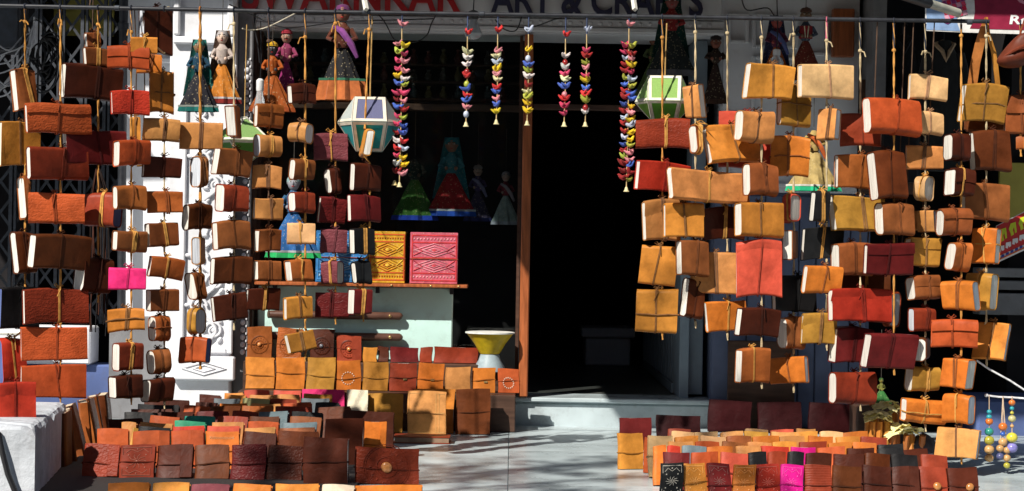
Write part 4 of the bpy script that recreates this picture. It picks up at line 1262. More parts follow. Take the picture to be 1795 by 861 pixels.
row('eleventh row', blk, 695, 10.15, [(345, 384, 'dark', 'plain'), (388, 428, 'amber', 'plain'), (431, 474, 'tan', 'plain'), (477, 526, 'tan', 'plain'), (529, 580, 'mustard', 'plain', -1)], GL)
row('twelfth row', blk, 690, 10.32, [(392, 426, 'amber', 'plain', 1), (428, 473, 'coral', 'plain', -3), (476, 526, 'coral', 'plain', -3), (528, 604, 'pink', 'plain', -4), (608, 646, 'cream', 'plain', -4)], GL)
# spines seen along the side of the block
for i, (x, y0_, dd, col) in enumerate([(112, 722, 8.62, 'choc'), (128, 716, 8.85, 'choc'), (143, 709, 9.1, 'brown'), (155, 703, 9.35, 'chestnut'), (166, 698, 9.6, 'chestnut'), (177, 694, 9.85, 'brown'), (187, 690, 10.1, 'choc')]):
    sjournal(x - 30, y0_, x + 30, dd, col, '%s journal turned spine out against the white block, %s from the street' % (LN[col], ORD[i]), 'journals turned side on along the white block',
             lean=3 + 4 * (i % 3), yaw=94 + 5 * (i % 2), T=0.048, style='plain', page=(0.75, 0.6, 0.42))

# larger journals in front of the stepped stand, each its own
big = 'large journals standing free beside the marble aisle'
sjournal(531, 768, 612, 8.15, 'dark', 'big dark brown journal standing upright at the end of the second row', big, style='', T=0.04)
sjournal(621, 786, 735, 8.2, 'redbrown', 'wide brown journal with round stone medallion beside the marble aisle', big, style='gem scroll', T=0.04, lean=9)
sjournal(622, 852, 742, 6.95, 'orange', 'wide orange journal cut by the photo edge next to the marble aisle', big, style='plain', T=0.05)
sjournal(569, 735, 638, 8.85, 'dark', 'tall dark brown journal standing between the wide dark album and the last small rows', big, style='plain', T=0.04)
sjournal(598, 722, 690, 9.15, 'dark', 'dark brown album standing behind the small orange journal', big, style='plain', T=0.05)
sjournal(637, 740, 676, 8.98, 'orange', 'small orange journal with strap leaning on a dark brown album', big, style='flap', T=0.03)
sjournal(583, 690, 645, 10.42, 'violet', 'plum journal standing behind the rows, below the tan stand journals', big, style='plain')
sjournal(643, 691, 706, 10.4, 'mustard', 'tall mustard journal beside the stitched tan journal, partly in shadow', big, style='plain flap', T=0.04)
sjournal(714, 687, 783, 10.3, 'tan', 'tan journal with stitched lines and dark cord, standing above a flat brown album', big, style='grid', T=0.04)
sjournal(722, 683, 796, 10.45, 'amber', 'amber journal half hidden behind the stitched tan journal', big, style='plain', T=0.04)
sjournal(800, 683, 861, 10.4, 'choc', 'dark chocolate journal standing upright next to a small black journal', big, style='', T=0.04)
sjournal(863, 695, 893, 10.62, 'black', 'small black journal nearest to the doorstep', big, style='cell plain', T=0.03)
fb = at(740, 774, 9.95)
fl = thing('leather_album', 'brown leather album lying flat on the marble in front of the stitched journal', 'album', None, loc=(fb.x, 9.95, FLOOR))
MB().box(-0.142, 0.142, -0.08, 0.08, 0.0, 0.004, bev=0.001).box(-0.142, 0.142, -0.08, 0.08, 0.030, 0.034, bev=0.001).build('cover', 'leather', fl, LC['redbrown'], smooth=False)
MB().box(-0.136, 0.136, -0.076, 0.076, 0.0045, 0.0295).build('page_block', 'page', fl, (0.35, 0.22, 0.14), smooth=False)

# stepped stand
std = thing('stepped_stand', 'low dark wooden two-step stand carrying journals below the shop window', 'stand', loc=(X(660), 10.8, TZ))
ZB, ZA = at(660, 685, 10.72).z, at(560, 633, 10.95).z
part('step', MB().box(X(428, 10.7), X(908, 10.7), 10.55, 10.842, TZ + 0.002, ZB, bev=0.004), 'dark_wood', std, smooth=False)
part('step', MB().box(X(432, 10.9), X(842, 10.9), 10.845, 11.035, TZ + 0.002, ZA, bev=0.004), 'dark_wood', std, smooth=False)
stA, stB = 'the pilaster', 'the pilaster'
row('upper step row', stA, 573, 10.93, [(434, 478, 'chestnut', 'gem'), (485, 530, 'chestnut', 'gem scroll', 3), (543, 586, 'dark', 'gem dark', 5), (590, 634, 'redbrown', 'gem flap', 16),
                                        (636, 661, 'amber', 'plain', 36), (662, 681, 'dark', 'plain', 35), (684, 734, 'burg', 'plain', 36), (736, 758, 'redbrown', 'plain', 36), (760, 838, 'redbrown', 'plain', 36)], GB, ZA + 0.002, lean=5)
row('lower step row', stB, 627, 10.70, [(430, 482, 'amber'), (484, 535, 'orange'), (537, 587, 'mustard'), (588, 634, 'orange', 'circle', 5), (636, 681, 'mustard', '', 8), (683, 731, 'redbrown', 'clasp', 10),
                                        (732, 778, 'orange', 'clasp', 10), (780, 825, 'tan', 'plain', 17), (827, 868, 'orange', 'clasp', 18), (873, 911, 'rust', 'circle', 20)], GB, ZB + 0.002, lean=5)
# rows beside the aisle on the far side
ais = 'the aisle'
row('nearest aisle row', ais, 812, 7.83, [(1157, 1198, 'black', 'tool silver plain'), (1199, 1240, 'amber', 'tool'), (1242, 1283, 'burg', 'tool'), (1284, 1324, 'orange', 'tool'), (1325, 1367, 'red', 'tool'),
                                  (1368, 1409, 'magenta', 'tool', 1), (1410, 1458, 'redbrown', 'stripe'), (1460, 1511, 'choc', '', 1), (1513, 1563, 'dark', '', 1), (1565, 1612, 'dark', 'flap', 2),
                                  (1614, 1661, 'redbrown', 'knob', 3), (1663, 1716, 'dark', 'knob', 5)], GR, H=0.145)
row('second aisle row', ais, 796, 8.1, [(1162, 1209, 'burg', 'flap'), (1212, 1258, 'rust', 'flap'), (1264, 1313, 'coral', '', 1), (1314, 1347, 'black'), (1348, 1380, 'redbrown', 'plain'), (1381, 1410, 'black'),
                                  (1412, 1458, 'dark', 'plain', 2), (1461, 1514, 'dark', 'plain', 3), (1517, 1562, 'choc', 'plain', 3), (1565, 1612, 'black', 'plain', 4), (1615, 1662, 'redbrown', 'plain', 5)], GR)
row('third aisle row', ais, 786, 8.28, [(1146, 1169, 'orange', 'plain', -2), (1170, 1193, 'red', 'plain', -1), (1195, 1239, 'slate', '', -1), (1241, 1288, 'orange'), (1290, 1335, 'tan'), (1337, 1387, 'red', 'redpg'),
                                  (1388, 1432, 'magenta', 'plain', 1), (1434, 1483, 'rust', 'plain', 1), (1487, 1535, 'dark', 'plain', 3), (1538, 1585, 'black', 'plain', 4), (1588, 1632, 'dark', 'plain', 5)], GR)
row('fourth aisle row', ais, 778, 8.45, [(1174, 1219, 'tan', 'plain', -1), (1221, 1264, 'rust', 'tanpg'), (1266, 1310, 'brown'), (1312, 1355, 'tan', 'tanpg', 1), (1357, 1400, 'amber', 'tanpg'), (1402, 1451, 'redbrown', 'tanpg'),
                                  (1454, 1495, 'orange', 'tanpg', 1), (1497, 1540, 'orange', 'tanpg', 1), (1542, 1588, 'black', 'plain', 4)], GR)
row('fifth aisle row', ais, 768, 8.6, [(1137, 1181, 'pale', 'tanpg', -1), (1184, 1226, 'amber', 'tanpg'), (1228, 1272, 'pale', 'tanpg'), (1274, 1318, 'brown', 'knob'), (1320, 1368, 'orange', 'tanpg'), (1370, 1416, 'tan', 'tanpg'),
                                  (1419, 1463, 'orange', 'tanpg'), (1466, 1508, 'amber', 'tanpg', 1), (1510, 1556, 'redbrown', 'tanpg', 2)], GR)
row('sixth aisle row', ais, 760, 8.78, [(1176, 1217, 'pale', 'tanpg'), (1219, 1261, 'pale', 'tanpg'), (1263, 1304, 'tan', 'tanpg'), (1307, 1350, 'mustard', 'tanpg'), (1352, 1394, 'tan', 'tanpg'), (1395, 1436, 'amber', 'tanpg'),
                                  (1438, 1480, 'pale', 'tanpg'), (1482, 1526, 'orange', 'tanpg')], GR)
row('seventh aisle row', ais, 755, 8.95, [(1170, 1211, 'redbrown', 'tanpg'), (1307, 1348, 'pale', 'tanpg'), (1352, 1393, 'coral', 'tanpg', 1), (1396, 1430, 'tan', 'tanpg')], GR)
dk = 'large dark journals standing in the shade by the doorstep'
sjournal(1085, 733, 1142, 9.75, 'burg', 'small burgundy journal above the amber journal at the aisle corner', dk, style='plain')
sjournal(1083, 760, 1128, 8.9, 'amber', 'amber corded journal at the corner of the aisle, below the small burgundy one', dk, style='', yaw=14, T=0.04, page=(0.6, 0.5, 0.3))
sjournal(1127, 768, 1150, 8.75, 'rust', 'narrow rust brown journal next to the amber corner journal', dk, style='plain', yaw=-25, T=0.04)
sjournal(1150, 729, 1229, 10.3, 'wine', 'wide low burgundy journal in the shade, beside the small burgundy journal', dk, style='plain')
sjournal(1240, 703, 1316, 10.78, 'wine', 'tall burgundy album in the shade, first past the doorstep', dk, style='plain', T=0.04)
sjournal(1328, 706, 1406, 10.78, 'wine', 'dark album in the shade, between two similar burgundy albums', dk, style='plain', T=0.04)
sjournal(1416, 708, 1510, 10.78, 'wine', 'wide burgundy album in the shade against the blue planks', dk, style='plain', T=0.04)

# ------------------------------------------------------------------ counter cabinet and shelf in the window
cab = thing('counter_cabinet', 'pale teal painted cabinet with two long brown handles below the shop window', 'cabinet', loc=(X(620), 11.05, TZ))
part('body', MB().box(X(452), X(795), 11.04, 11.095, TZ + 0.004, Z(507), bev=0.006), 'teal_paint', cab, smooth=False)
for y in (551, 588):
    a, b = at(470, y, 11.0), at(700, y + 3.5, 11.0)
    h = MB().tube([a - Vector((0.004, 0, 0)), a, b, b + Vector((0.012, 0, 0)), b + Vector((0.02, 0, 0))], [0.014, 0.022, 0.022, 0.016, 0.005], 12)
    ho = part('handle', h, 'handle', cab)
    part('screw', MB().lathe([(0.009, 0), (0.009, 0.006), (0.005, 0.009)], n=10, mtx=Matrix.Rotation(R(90), 3, 'X'), c=(b.x - 0.05, 10.978, b.z)), 'brass', ho)
    for k in (0.1, 0.9):
        p = a.lerp(b, k)
        part('bracket', MB().tube([p, p + Vector((0, 0.045, 0))], 0.008, 8), 'handle', ho)
shf = thing('display_shelf', 'narrow brown wooden shelf over the teal cabinet carrying the embroidered books', 'shelf', loc=(X(630), 10.98, Z(500)))
sa, sb = at(450, 500, 10.97), at(820, 501, 10.97)
part('shelf_board', MB().box(sa.x, sb.x, 10.87, 11.075, sb.z - 0.012, sb.z + 0.006, bev=0.003), 'door_wood', shf, smooth=False)
for px in (480, 660, 790):
    part('bracket', MB().box(X(px), X(px) + 0.02, 10.98, 11.035, sb.z - 0.05, sb.z - 0.013), 'black_metal', shf, smooth=False)
for px in (690, 758, 806):
    part('screw', MB().ball((X(px), 10.868, sb.z - 0.003), 0.007, 0.004, 0.006, 8, 5), 'brass', shf)
SHZ = sb.z + 0.0075


def embroidered(x0, x1, ytop, col, thread, label, d=10.96, sub2=None):
    W = (x1 - x0) * d / F
    c = at((x0 + x1) / 2, ytop, d)
    H = c.z - SHZ
    T = 0.05
    r = thing('embroidered_book', label, 'book', 'embroidered cloth books on the shelf', mtx=Matrix.Translation((c.x, d, SHZ)) @ Matrix.Rotation(R(-3), 4, 'X'))
    q = MB().box(-W / 2, W / 2, -T / 2, -T / 2 + 0.005, 0, H, bev=0.0015).box(-W / 2, W / 2, T / 2 - 0.005, T / 2, 0, H, bev=0.0015).box(-W / 2 - 0.004, -W / 2 + 0.004, -T / 2 + 0.0052, T / 2 - 0.0052, 0, H)
    q.build('cover', 'brocade', r, col, smooth=False)
    MB().box(-W / 2 + 0.0045, W / 2 - 0.005, -T / 2 + 0.0056, T / 2 - 0.0056, 0.003, H - 0.004).build('page_block', 'page', r, PAGE, smooth=False)
    fy = -T / 2 - 0.0004
    # borders, bands and stitched motifs stand proud of the cloth
    q = MB()
    for z_ in (0.06, 0.2, 0.5, 0.8, 0.94): q.box(-W * 0.47, W * 0.47, fy - 0.002, fy, H * z_ - 0.0035, H * z_ + 0.0035)
    for sg in (-1, 1): q.box(sg * W * 0.47 - 0.003, sg * W * 0.47 + 0.003, fy - 0.0028, fy - 0.0004, H * 0.05, H * 0.95)
    q.build('border', 'cloth', r, thread[0], smooth=False)
    q = MB()
    for i in range(13):
        x = -W * 0.43 + W * 0.86 * i / 12
        for z_ in (0.13, 0.87): q.ball((x, fy - 0.001, H * z_), 0.005, 0.003, 0.006, 6, 4)
    for zz in (0.35, 0.65):
        for w_ in (0.42, 0.26, 0.12):
            pp = [(-W * w_, fy - 0.001, H * zz), (0, fy - 0.001, H * (zz + 0.13 * w_ / 0.42)), (W * w_, fy - 0.001, H * zz), (0, fy - 0.001, H * (zz - 0.13 * w_ / 0.42)), (-W * w_, fy - 0.001, H * zz)]
            q.tube(pp, 0.003, 4)
    q.build('embroidery', 'cloth', r, thread[1])
    q = MB()
    for zz in (0.35, 0.65):
        for sx in (-1, 1):
            q.tube([(sx * W * 0.44, fy - 0.001, H * (zz - 0.1)), (sx * W * 0.25, fy - 0.001, H * (zz - 0.02)), (sx * W * 0.44, fy - 0.001, H * (zz + 0.1))], 0.004, 4)
        q.ball((0, fy - 0.001, H * zz), 0.012, 0.003, 0.012, 8, 5)
    q.build('motif', 'cloth', r, thread[2])
    MB().tube([(-W / 2 - 0.004, 0, H * 0.48), (-W / 2 - 0.003, fy - 0.003, H * 0.48), (0, fy - 0.005, H * 0.485), (W / 2 + 0.002, fy - 0.003, H * 0.475), (W / 2 + 0.003, 0, H * 0.475)], 0.0025, 5).build('tie_string', 'cord', r, (0.25, 0.06, 0.03))
    return r


embroidered(556, 646, 405, (0.03, 0.16, 0.38), [(0.05, 0.22, 0.5), (0.25, 0.42, 0.55), (0.02, 0.08, 0.22)], 'blue embroidered book on the shelf behind the plum journals')
embroidered(649, 711, 406, (0.58, 0.32, 0.02), [(0.5, 0.08, 0.02), (0.40, 0.10, 0.01), (0.65, 0.42, 0.05)], 'yellow and red embroidered book on the shelf beside the pink one')
embroidered(721, 803, 408, (0.55, 0.11, 0.16), [(0.5, 0.035, 0.04), (0.60, 0.26, 0.30), (0.50, 0.06, 0.08)], 'pink embroidered book at the end of the shelf over the teal cabinet')

# ------------------------------------------------------------------ hourglass stool
stp = at(859, 584, 10.9)
stl = thing('hourglass_stool', 'yellow hourglass stool with white rim and pale blue foot beside the teal cabinet', 'stool', loc=(stp.x, 10.9, TZ))
MB().box(-0.13, 0.13, -0.04, 0.09, 0.002, Z(652, 10.9) - TZ, bev=0.004).build('plinth', 'dark_wood', stl, smooth=False)
zt = stp.z - TZ
MB().lathe([(0.052, zt - 0.115), (0.06, zt - 0.105), (0.085, zt - 0.06), (0.115, zt - 0.02), (0.128, zt - 0.003)], n=28).build('bowl', 'bright', stl, (0.62, 0.45, 0.015))
MB().lathe([(0.128, zt - 0.003), (0.137, zt - 0.001), (0.137, zt + 0.006), (0.125, zt + 0.008), (0.06, zt + 0.004), (0.001, zt + 0.003)], n=28).build('rim', 'bright', stl, (0.72, 0.74, 0.7))
MB().lathe([(0.085, Z(652, 10.9) - TZ + 0.002), (0.083, zt - 0.185), (0.062, zt - 0.15), (0.051, zt - 0.117)], n=24).build('foot', 'bright', stl, (0.30, 0.38, 0.42))

# ------------------------------------------------------------------ string puppets
def puppet(px, yt, yb, d, label, skin=(0.30, 0.14, 0.08), hat=(0.4, 0.02, 0.02), top=(0.3, 0.02, 0.05), skirt=(0.1, 0.1, 0.1), hem=(0.02, 0.2, 0.1),
           wid=0.5, veil=None, vest=None, face=True, shawl=None, band=None, turban=False, skirt_top=0.55, hemh=0.062, group='string puppets hung round the shop front', hookpx=None, headless=False):
    c = at(px, yt, d)
    h = (yb - yt) * d / F
    r = thing('string_puppet', label, 'puppet', group, loc=(c.x, d, c.z - h))
    w = wid * h * 0.5
    zs = h * skirt_top
    hr = h * 0.085
    zh = h - hr * 1.25
    # skirt with pleats
    q = MB()
    n, rows = 36, 8
    vs = []
    for i in range(rows + 1):
        t = i / rows
        rad = w * (0.16 + 0.84 * (1 - t) ** 0.85)
        for k in range(n):
            a = 2 * math.pi * k / n
            rr = rad * (1 + (0.17 * (1 - t) + 0.03) * math.cos(a * 9 + 1.5 * t))
            vs.append((rr * math.cos(a), rr * math.sin(a) * 0.45, h * 0.055 + (zs - h * 0.055) * t))
    fs = [(i * n + k, i * n + (k + 1) % n, (i + 1) * n + (k + 1) % n, (i + 1) * n + k) for i in range(rows) for k in range(n)]
    q.add(vs, fs)
    q.build('skirt', 'brocade', r, skirt)
    q = MB()
    vs = []
    for (t, o_) in ((0, 1.02), (1, 1.0)):
        for k in range(n):
            a = 2 * math.pi * k / n
            rr = w * o_ * (1.06 if t == 0 else 1.03) * (1 + 0.17 * math.cos(a * 9))
            rr *= 1 - t * max(hemh - 0.062, 0) * 0.9
            vs.append((rr * math.cos(a), rr * math.sin(a) * 0.45, h * hemh * t))
    q.add(vs, [(k, (k + 1) % n, n + (k + 1) % n, n + k) for k in range(n)])
    q.build('hem', 'cloth', r, hem)
    if band:
        q = MB()
        q.add([(vs[n + i % n][0] * 1.02, vs[n + i % n][1] * 1.03, h * (hemh + 0.025) if i >= n else h * hemh) for i in range(2 * n)], [(k, (k + 1) % n, n + (k + 1) % n, n + k) for k in range(n)])
        q.build('trim', 'cloth', r, band)
    # torso
    q = MB().lathe([(w * 0.2 + h * 0.01, zs - h * 0.01), (h * 0.075, zs + h * 0.03), (h * 0.085, zs + (zh - zs) * 0.45), (h * 0.09, zh - hr * 1.9), (h * 0.05, zh - hr * 1.35), (h * 0.03, zh - hr * 0.9)], n=14, sy=0.7)
    q.build('torso', 'brocade', r, top)
    for sg in (-1, 1):
        sh_ = Vector((sg * h * 0.085, 0, zh - hr * 1.9)); el = Vector((sg * h * 0.145, -h * 0.02, zs + (zh - zs) * 0.25)); ha = Vector((sg * h * 0.06, -h * 0.09, zs + h * 0.05))
        q = MB().tube([sh_, sh_.lerp(el, 0.5), el, el.lerp(ha, 0.6)], [h * 0.03, h * 0.028, h * 0.026, h * 0.022], 8)
        ar = q.build('arm', 'cloth', r, top)
        MB().ball(tuple(ha), h * 0.022, h * 0.022, h * 0.026, 8, 6).build('hand', 'bright', ar, skin)
    if not headless:
        q = MB().ball((0, 0, zh), hr * 0.85, hr * 0.85, hr * 1.12, 14, 10)
        q.ball((0, -hr * 0.85, zh - hr * 0.05), hr * 0.13, hr * 0.2, hr * 0.28, 6, 5)
        for sg in (-1, 1): q.ball((sg * hr * 0.84, 0, zh), hr * 0.12, hr * 0.18, hr * 0.25, 6, 5)
        hd = q.build('head', 'bright', r, skin)
        for sg in (-1, 1):
            MB().ball((sg * hr * 0.32, -hr * 0.74, zh + hr * 0.18), hr * 0.17, hr * 0.08, hr * 0.10, 8, 5).build('eye', 'bright', hd, (0.7, 0.68, 0.62))
            MB().ball((sg * hr * 0.32, -hr * 0.81, zh + hr * 0.18), hr * 0.08, hr * 0.05, hr * 0.08, 6, 4).build('pupil', 'bright', hd, (0.01, 0.01, 0.01))
            MB().tube([(sg * hr * 0.14, -hr * 0.80, zh + hr * 0.36), (sg * hr * 0.35, -hr * 0.76, zh + hr * 0.44), (sg * hr * 0.55, -hr * 0.64, zh + hr * 0.36)], hr * 0.045, 4).build('eyebrow', 'bright', hd, (0.01, 0.01, 0.01))
        MB().ball((0, -hr * 0.72, zh - hr * 0.5), hr * 0.22, hr * 0.10, hr * 0.07, 8, 5).build('mouth', 'bright', hd, (0.4, 0.02, 0.02))
        if turban:
            MB().tube([(-hr * 0.4, -hr * 0.75, zh - hr * 0.34), (0, -hr * 0.84, zh - hr * 0.30), (hr * 0.4, -hr * 0.75, zh - hr * 0.34)], [hr * 0.03, hr * 0.08, hr * 0.03], 5).build('moustache', 'bright', hd, (0.01, 0.01, 0.01))
            q = MB()
            for i, (rr, zz) in enumerate(((0.98, 0.62), (0.95, 0.86), (0.75, 1.08))):
                q.lathe([(hr * (rr - .2), (zz - 0.14) * hr + zh), (hr * rr, (zz - 0.05) * hr + zh), (hr * rr, (zz + 0.08) * hr + zh), (hr * (rr - 0.25), (zz + 0.17) * hr + zh)], n=14, mtx=Matrix.Rotation(0.0, 3, 'Y'), c=(0, 0, 0))
            q.ball((hr * 0.1, 0, zh + hr * 1.22), hr * 0.35, hr * 0.3, hr * 0.2, 8, 5)
            q.build('turban', 'cloth', r, hat)
        else:
            q = MB().lathe([(hr * 0.99, zh + hr * 0.1), (hr * 0.98, zh + hr * 0.5), (hr * 0.72, zh + hr * 1.0), (hr * 0.05, zh + hr * 1.22)], n=14)
            q.map(lambda p: (p.x, p.y + hr * 0.22, p.z)).build('headscarf', 'cloth', r, hat)
    if veil:
        q = MB()
        n2, rws = 12, 8
        vs = []
        zb_ = h * 0.22
        for i in range(rws + 1):
            t = i / rws
            zz = (zh + hr * 1.2) * (1 - t) + zb_ * t
            wd = hr * 1.08 + t * (w * 0.72) * 0.8
            for k in range(n2 + 1):
                a = math.pi * (0.08 + 0.84 * k / n2)
                vs.append((wd * math.cos(a) * 1.02, wd * math.sin(a) * 0.5 + hr * 0.35 + 0.004 * math.cos(k * 2.1) * t, zz))
        m_ = n2 + 1
        nv = len(vs)
        fs = []
        for i in range(rws):
            for k in range(n2):
                f = (i * m_ + k, i * m_ + k + 1, (i + 1) * m_ + k + 1, (i + 1) * m_ + k)
                fs.append(f); fs.append(tuple(nv + j for j in f[::-1]))
        q.add(vs + [(x, y + 0.003, z) for x, y, z in vs], fs)
        q.build('veil', 'brocade', r, veil)
    if vest:
        q = MB()
        for sg in (-1, 1):
            q.lathe([(h * 0.095, zs + h * 0.02), (h * 0.10, zs + (zh - zs) * 0.4), (h * 0.098, zh - hr * 1.75)], n=14, sy=0.74, c=(0, 0, 0))
            break
        q.build('vest', 'cloth', r, vest)
        q = MB().tube([(-h * 0.03, -h * 0.078, zh - hr * 1.8), (-h * 0.015, -h * 0.08, zs + h * 0.03)], h * 0.008, 4).tube([(h * 0.03, -h * 0.078, zh - hr * 1.8), (h * 0.015, -h * 0.08, zs + h * 0.03)], h * 0.008, 4)
        q.build('braid', 'cloth', r, (0.6, 0.55, 0.4))
    if shawl:
        q = MB().tube([(-h * 0.09, -h * 0.06, zh - hr * 1.6), (0, -h * 0.10, zs + (zh - zs) * 0.45), (h * 0.10, -h * 0.08, zs + h * 0.02), (h * 0.16, -h * 0.04, zs * 0.8)], [h * 0.022, h * 0.035, h * 0.035, h * 0.02], 7)
        q.build('shawl', 'cloth', r, shawl)
    ztop = h if not headless else zh
    MB().tube([(0, 0, ztop - hr * .3), (0, 0.01, ztop + 0.25)], 0.0018, 4).build('puppet_string', 'cord', r, (0.08, 0.07, 0.06))
    return r


puppet(349, 68, 196, 10.45, 'dark green veiled puppet with teal hem hanging before the carved pilaster', skin=(0.2, 0.12, 0.06), hat=(0.01, 0.12, 0.10), top=(0.012, 0.05, 0.09), skirt=(0.014, 0.014, 0.02), hem=(0.008, 0.10, 0.09), veil=(0.01, 0.10, 0.09), wid=0.46, band=(0.2, 0.22, 0.2))
puppet(390, 52, 182, 10.5, 'pale faced puppet with orange skirt and maroon hem before the carved pilaster', skin=(0.62, 0.45, 0.36), hat=(0.32, 0.30, 0.30), top=(0.5, 0.42, 0.38), skirt=(0.50, 0.17, 0.02), hem=(0.16, 0.015, 0.012), veil=(0.12, 0.07, 0.05), wid=0.44, band=(0.4, 0.38, 0.38))
puppet(478, 74, 196, 10.85, 'orange robed puppet with flat yellow hat in the shade above the small journals', skin=(0.03, 0.03, 0.035), hat=(0.6, 0.36, 0.02), top=(0.34, 0.075, 0.01), skirt=(0.30, 0.07, 0.01), hem=(0.25, 0.05, 0.01), wid=0.55, turban=True)
puppet(503, 52, 175, 10.95, 'pink robed puppet with red cap standing behind the orange robed puppet', skin=(0.35, 0.2, 0.14), hat=(0.35, 0.03, 0.05), top=(0.25, 0.04, 0.10), skirt=(0.25, 0.02, 0.12), hem=(0.55, 0.03, 0.3), wid=0.3, turban=True)
puppet(601, 6, 176, 10.7, 'big puppet with black skirt and broad orange border under the red letters', skin=(0.2, 0.08, 0.05), hat=(0.10, 0.025, 0.09), top=(0.10, 0.028, 0.016), skirt=(0.012, 0.012, 0.014), hem=(0.42, 0.12, 0.035), wid=0.46, hemh=0.2, band=(0.03, 0.12, 0.07), shawl=(0.22, 0.06, 0.24))
puppet(728, 255, 386, 11.75, 'puppet with black and green skirt in the window, nearest the long bird string', skin=(0.1, 0.06, 0.04), hat=(0.02, 0.02, 0.02), top=(0.03, 0.03, 0.025), skirt=(0.05, 0.16, 0.03), hem=(0.02, 0.06, 0.45), wid=0.52, headless=True)
puppet(792, 240, 379, 11.75, 'puppet with long teal veil, red skirt and blue hem in the window', skin=(0.3, 0.15, 0.1), hat=(0.03, 0.2, 0.25), top=(0.05, 0.2, 0.25), skirt=(0.35, 0.02, 0.025), hem=(0.02, 0.08, 0.45), wid=0.52, veil=(0.03, 0.22, 0.27), band=(0.4, 0.45, 0.5))
puppet(838, 290, 388, 11.85, 'purple skirted puppet with pale turban in the window, between teal and grey dolls', skin=(0.45, 0.32, 0.26), hat=(0.3, 0.28, 0.28), top=(0.08, 0.06, 0.16), skirt=(0.07, 0.06, 0.12), hem=(0.04, 0.05, 0.2), wid=0.42, turban=True, shawl=(0.2, 0.2, 0.35))
puppet(887, 300, 394, 11.7, 'puppet with pale grey green skirt in the window by the door frame', skin=(0.45, 0.32, 0.27), hat=(0.25, 0.23, 0.25), top=(0.22, 0.03, 0.05), skirt=(0.28, 0.36, 0.36), hem=(0.3, 0.33, 0.4), wid=0.46, shawl=(0.35, 0.3, 0.35))
puppet(515, 305, 452, 10.6, 'blue skirted puppet with green hem hanging behind the small journals', skin=(0.25, 0.25, 0.28), hat=(0.2, 0.3, 0.3), top=(0.03, 0.1, 0.2), skirt=(0.02, 0.10, 0.28), hem=(0.02, 0.34, 0.10), wid=0.55, band=(0.3, 0.3, 0.32))
puppet(1146, 58, 168, 11.3, 'dim green skirted puppet in the doorway shade behind the green lantern', skin=(0.2, 0.09, 0.05), hat=(0.08, 0.05, 0.02), top=(0.06, 0.08, 0.03), skirt=(0.06, 0.10, 0.03), hem=(0.1, 0.12, 0.03), wid=0.5, turban=True)
puppet(1178, -12, 132, 10.7, 'puppet in red blouse and dark green cloak under the end of the sign', skin=(0.2, 0.05, 0.04), hat=(0.02, 0.08, 0.06), top=(0.25, 0.02, 0.02), skirt=(0.02, 0.025, 0.025), hem=(0.1, 0.1, 0.11), wid=0.5, veil=(0.012, 0.06, 0.05), headless=False)
puppet(1255, 62, 182, 11.0, 'dark coated man puppet in the doorway shade beside the panelled wall', skin=(0.22, 0.07, 0.04), hat=(0.03, 0.02, 0.02), top=(0.04, 0.025, 0.02), skirt=(0.04, 0.022, 0.018), hem=(0.06, 0.03, 0.02), wid=0.3, turban=True, skirt_top=0.6)
puppet(1362, 26, 150, 10.75, 'puppet with blue shawl and orange skirt before the panelled wall', skin=(0.3, 0.05, 0.04), hat=(0.05, 0.05, 0.12), top=(0.10, 0.02, 0.05), skirt=(0.36, 0.08, 0.01), hem=(0.3, 0.06, 0.01), wid=0.42, veil=(0.05, 0.06, 0.14), shawl=(0.08, 0.1, 0.25))
puppet(1413, 14, 140, 10.75, 'man puppet with brimmed turban, maroon vest and maroon skirt before the panelled wall', skin=(0.2, 0.12, 0.07), hat=(0.10, 0.045, 0.03), top=(0.06, 0.08, 0.12), skirt=(0.16, 0.03, 0.02), hem=(0.14, 0.025, 0.02), wid=0.44, vest=(0.25, 0.02, 0.025), turban=True)
puppet(1427, 205, 335, 9.4, 'tan spangled skirt puppet with bright green hem hanging behind the tied orange journal', skin=(0.4, 0.22, 0.12), hat=(0.45, 0.3, 0.1), top=(0.42, 0.3, 0.1), skirt=(0.46, 0.34, 0.13), hem=(0.02, 0.42, 0.2), wid=0.62, band=(0.65, 0.63, 0.58), shawl=(0.6, 0.13, 0.03), headless=True)

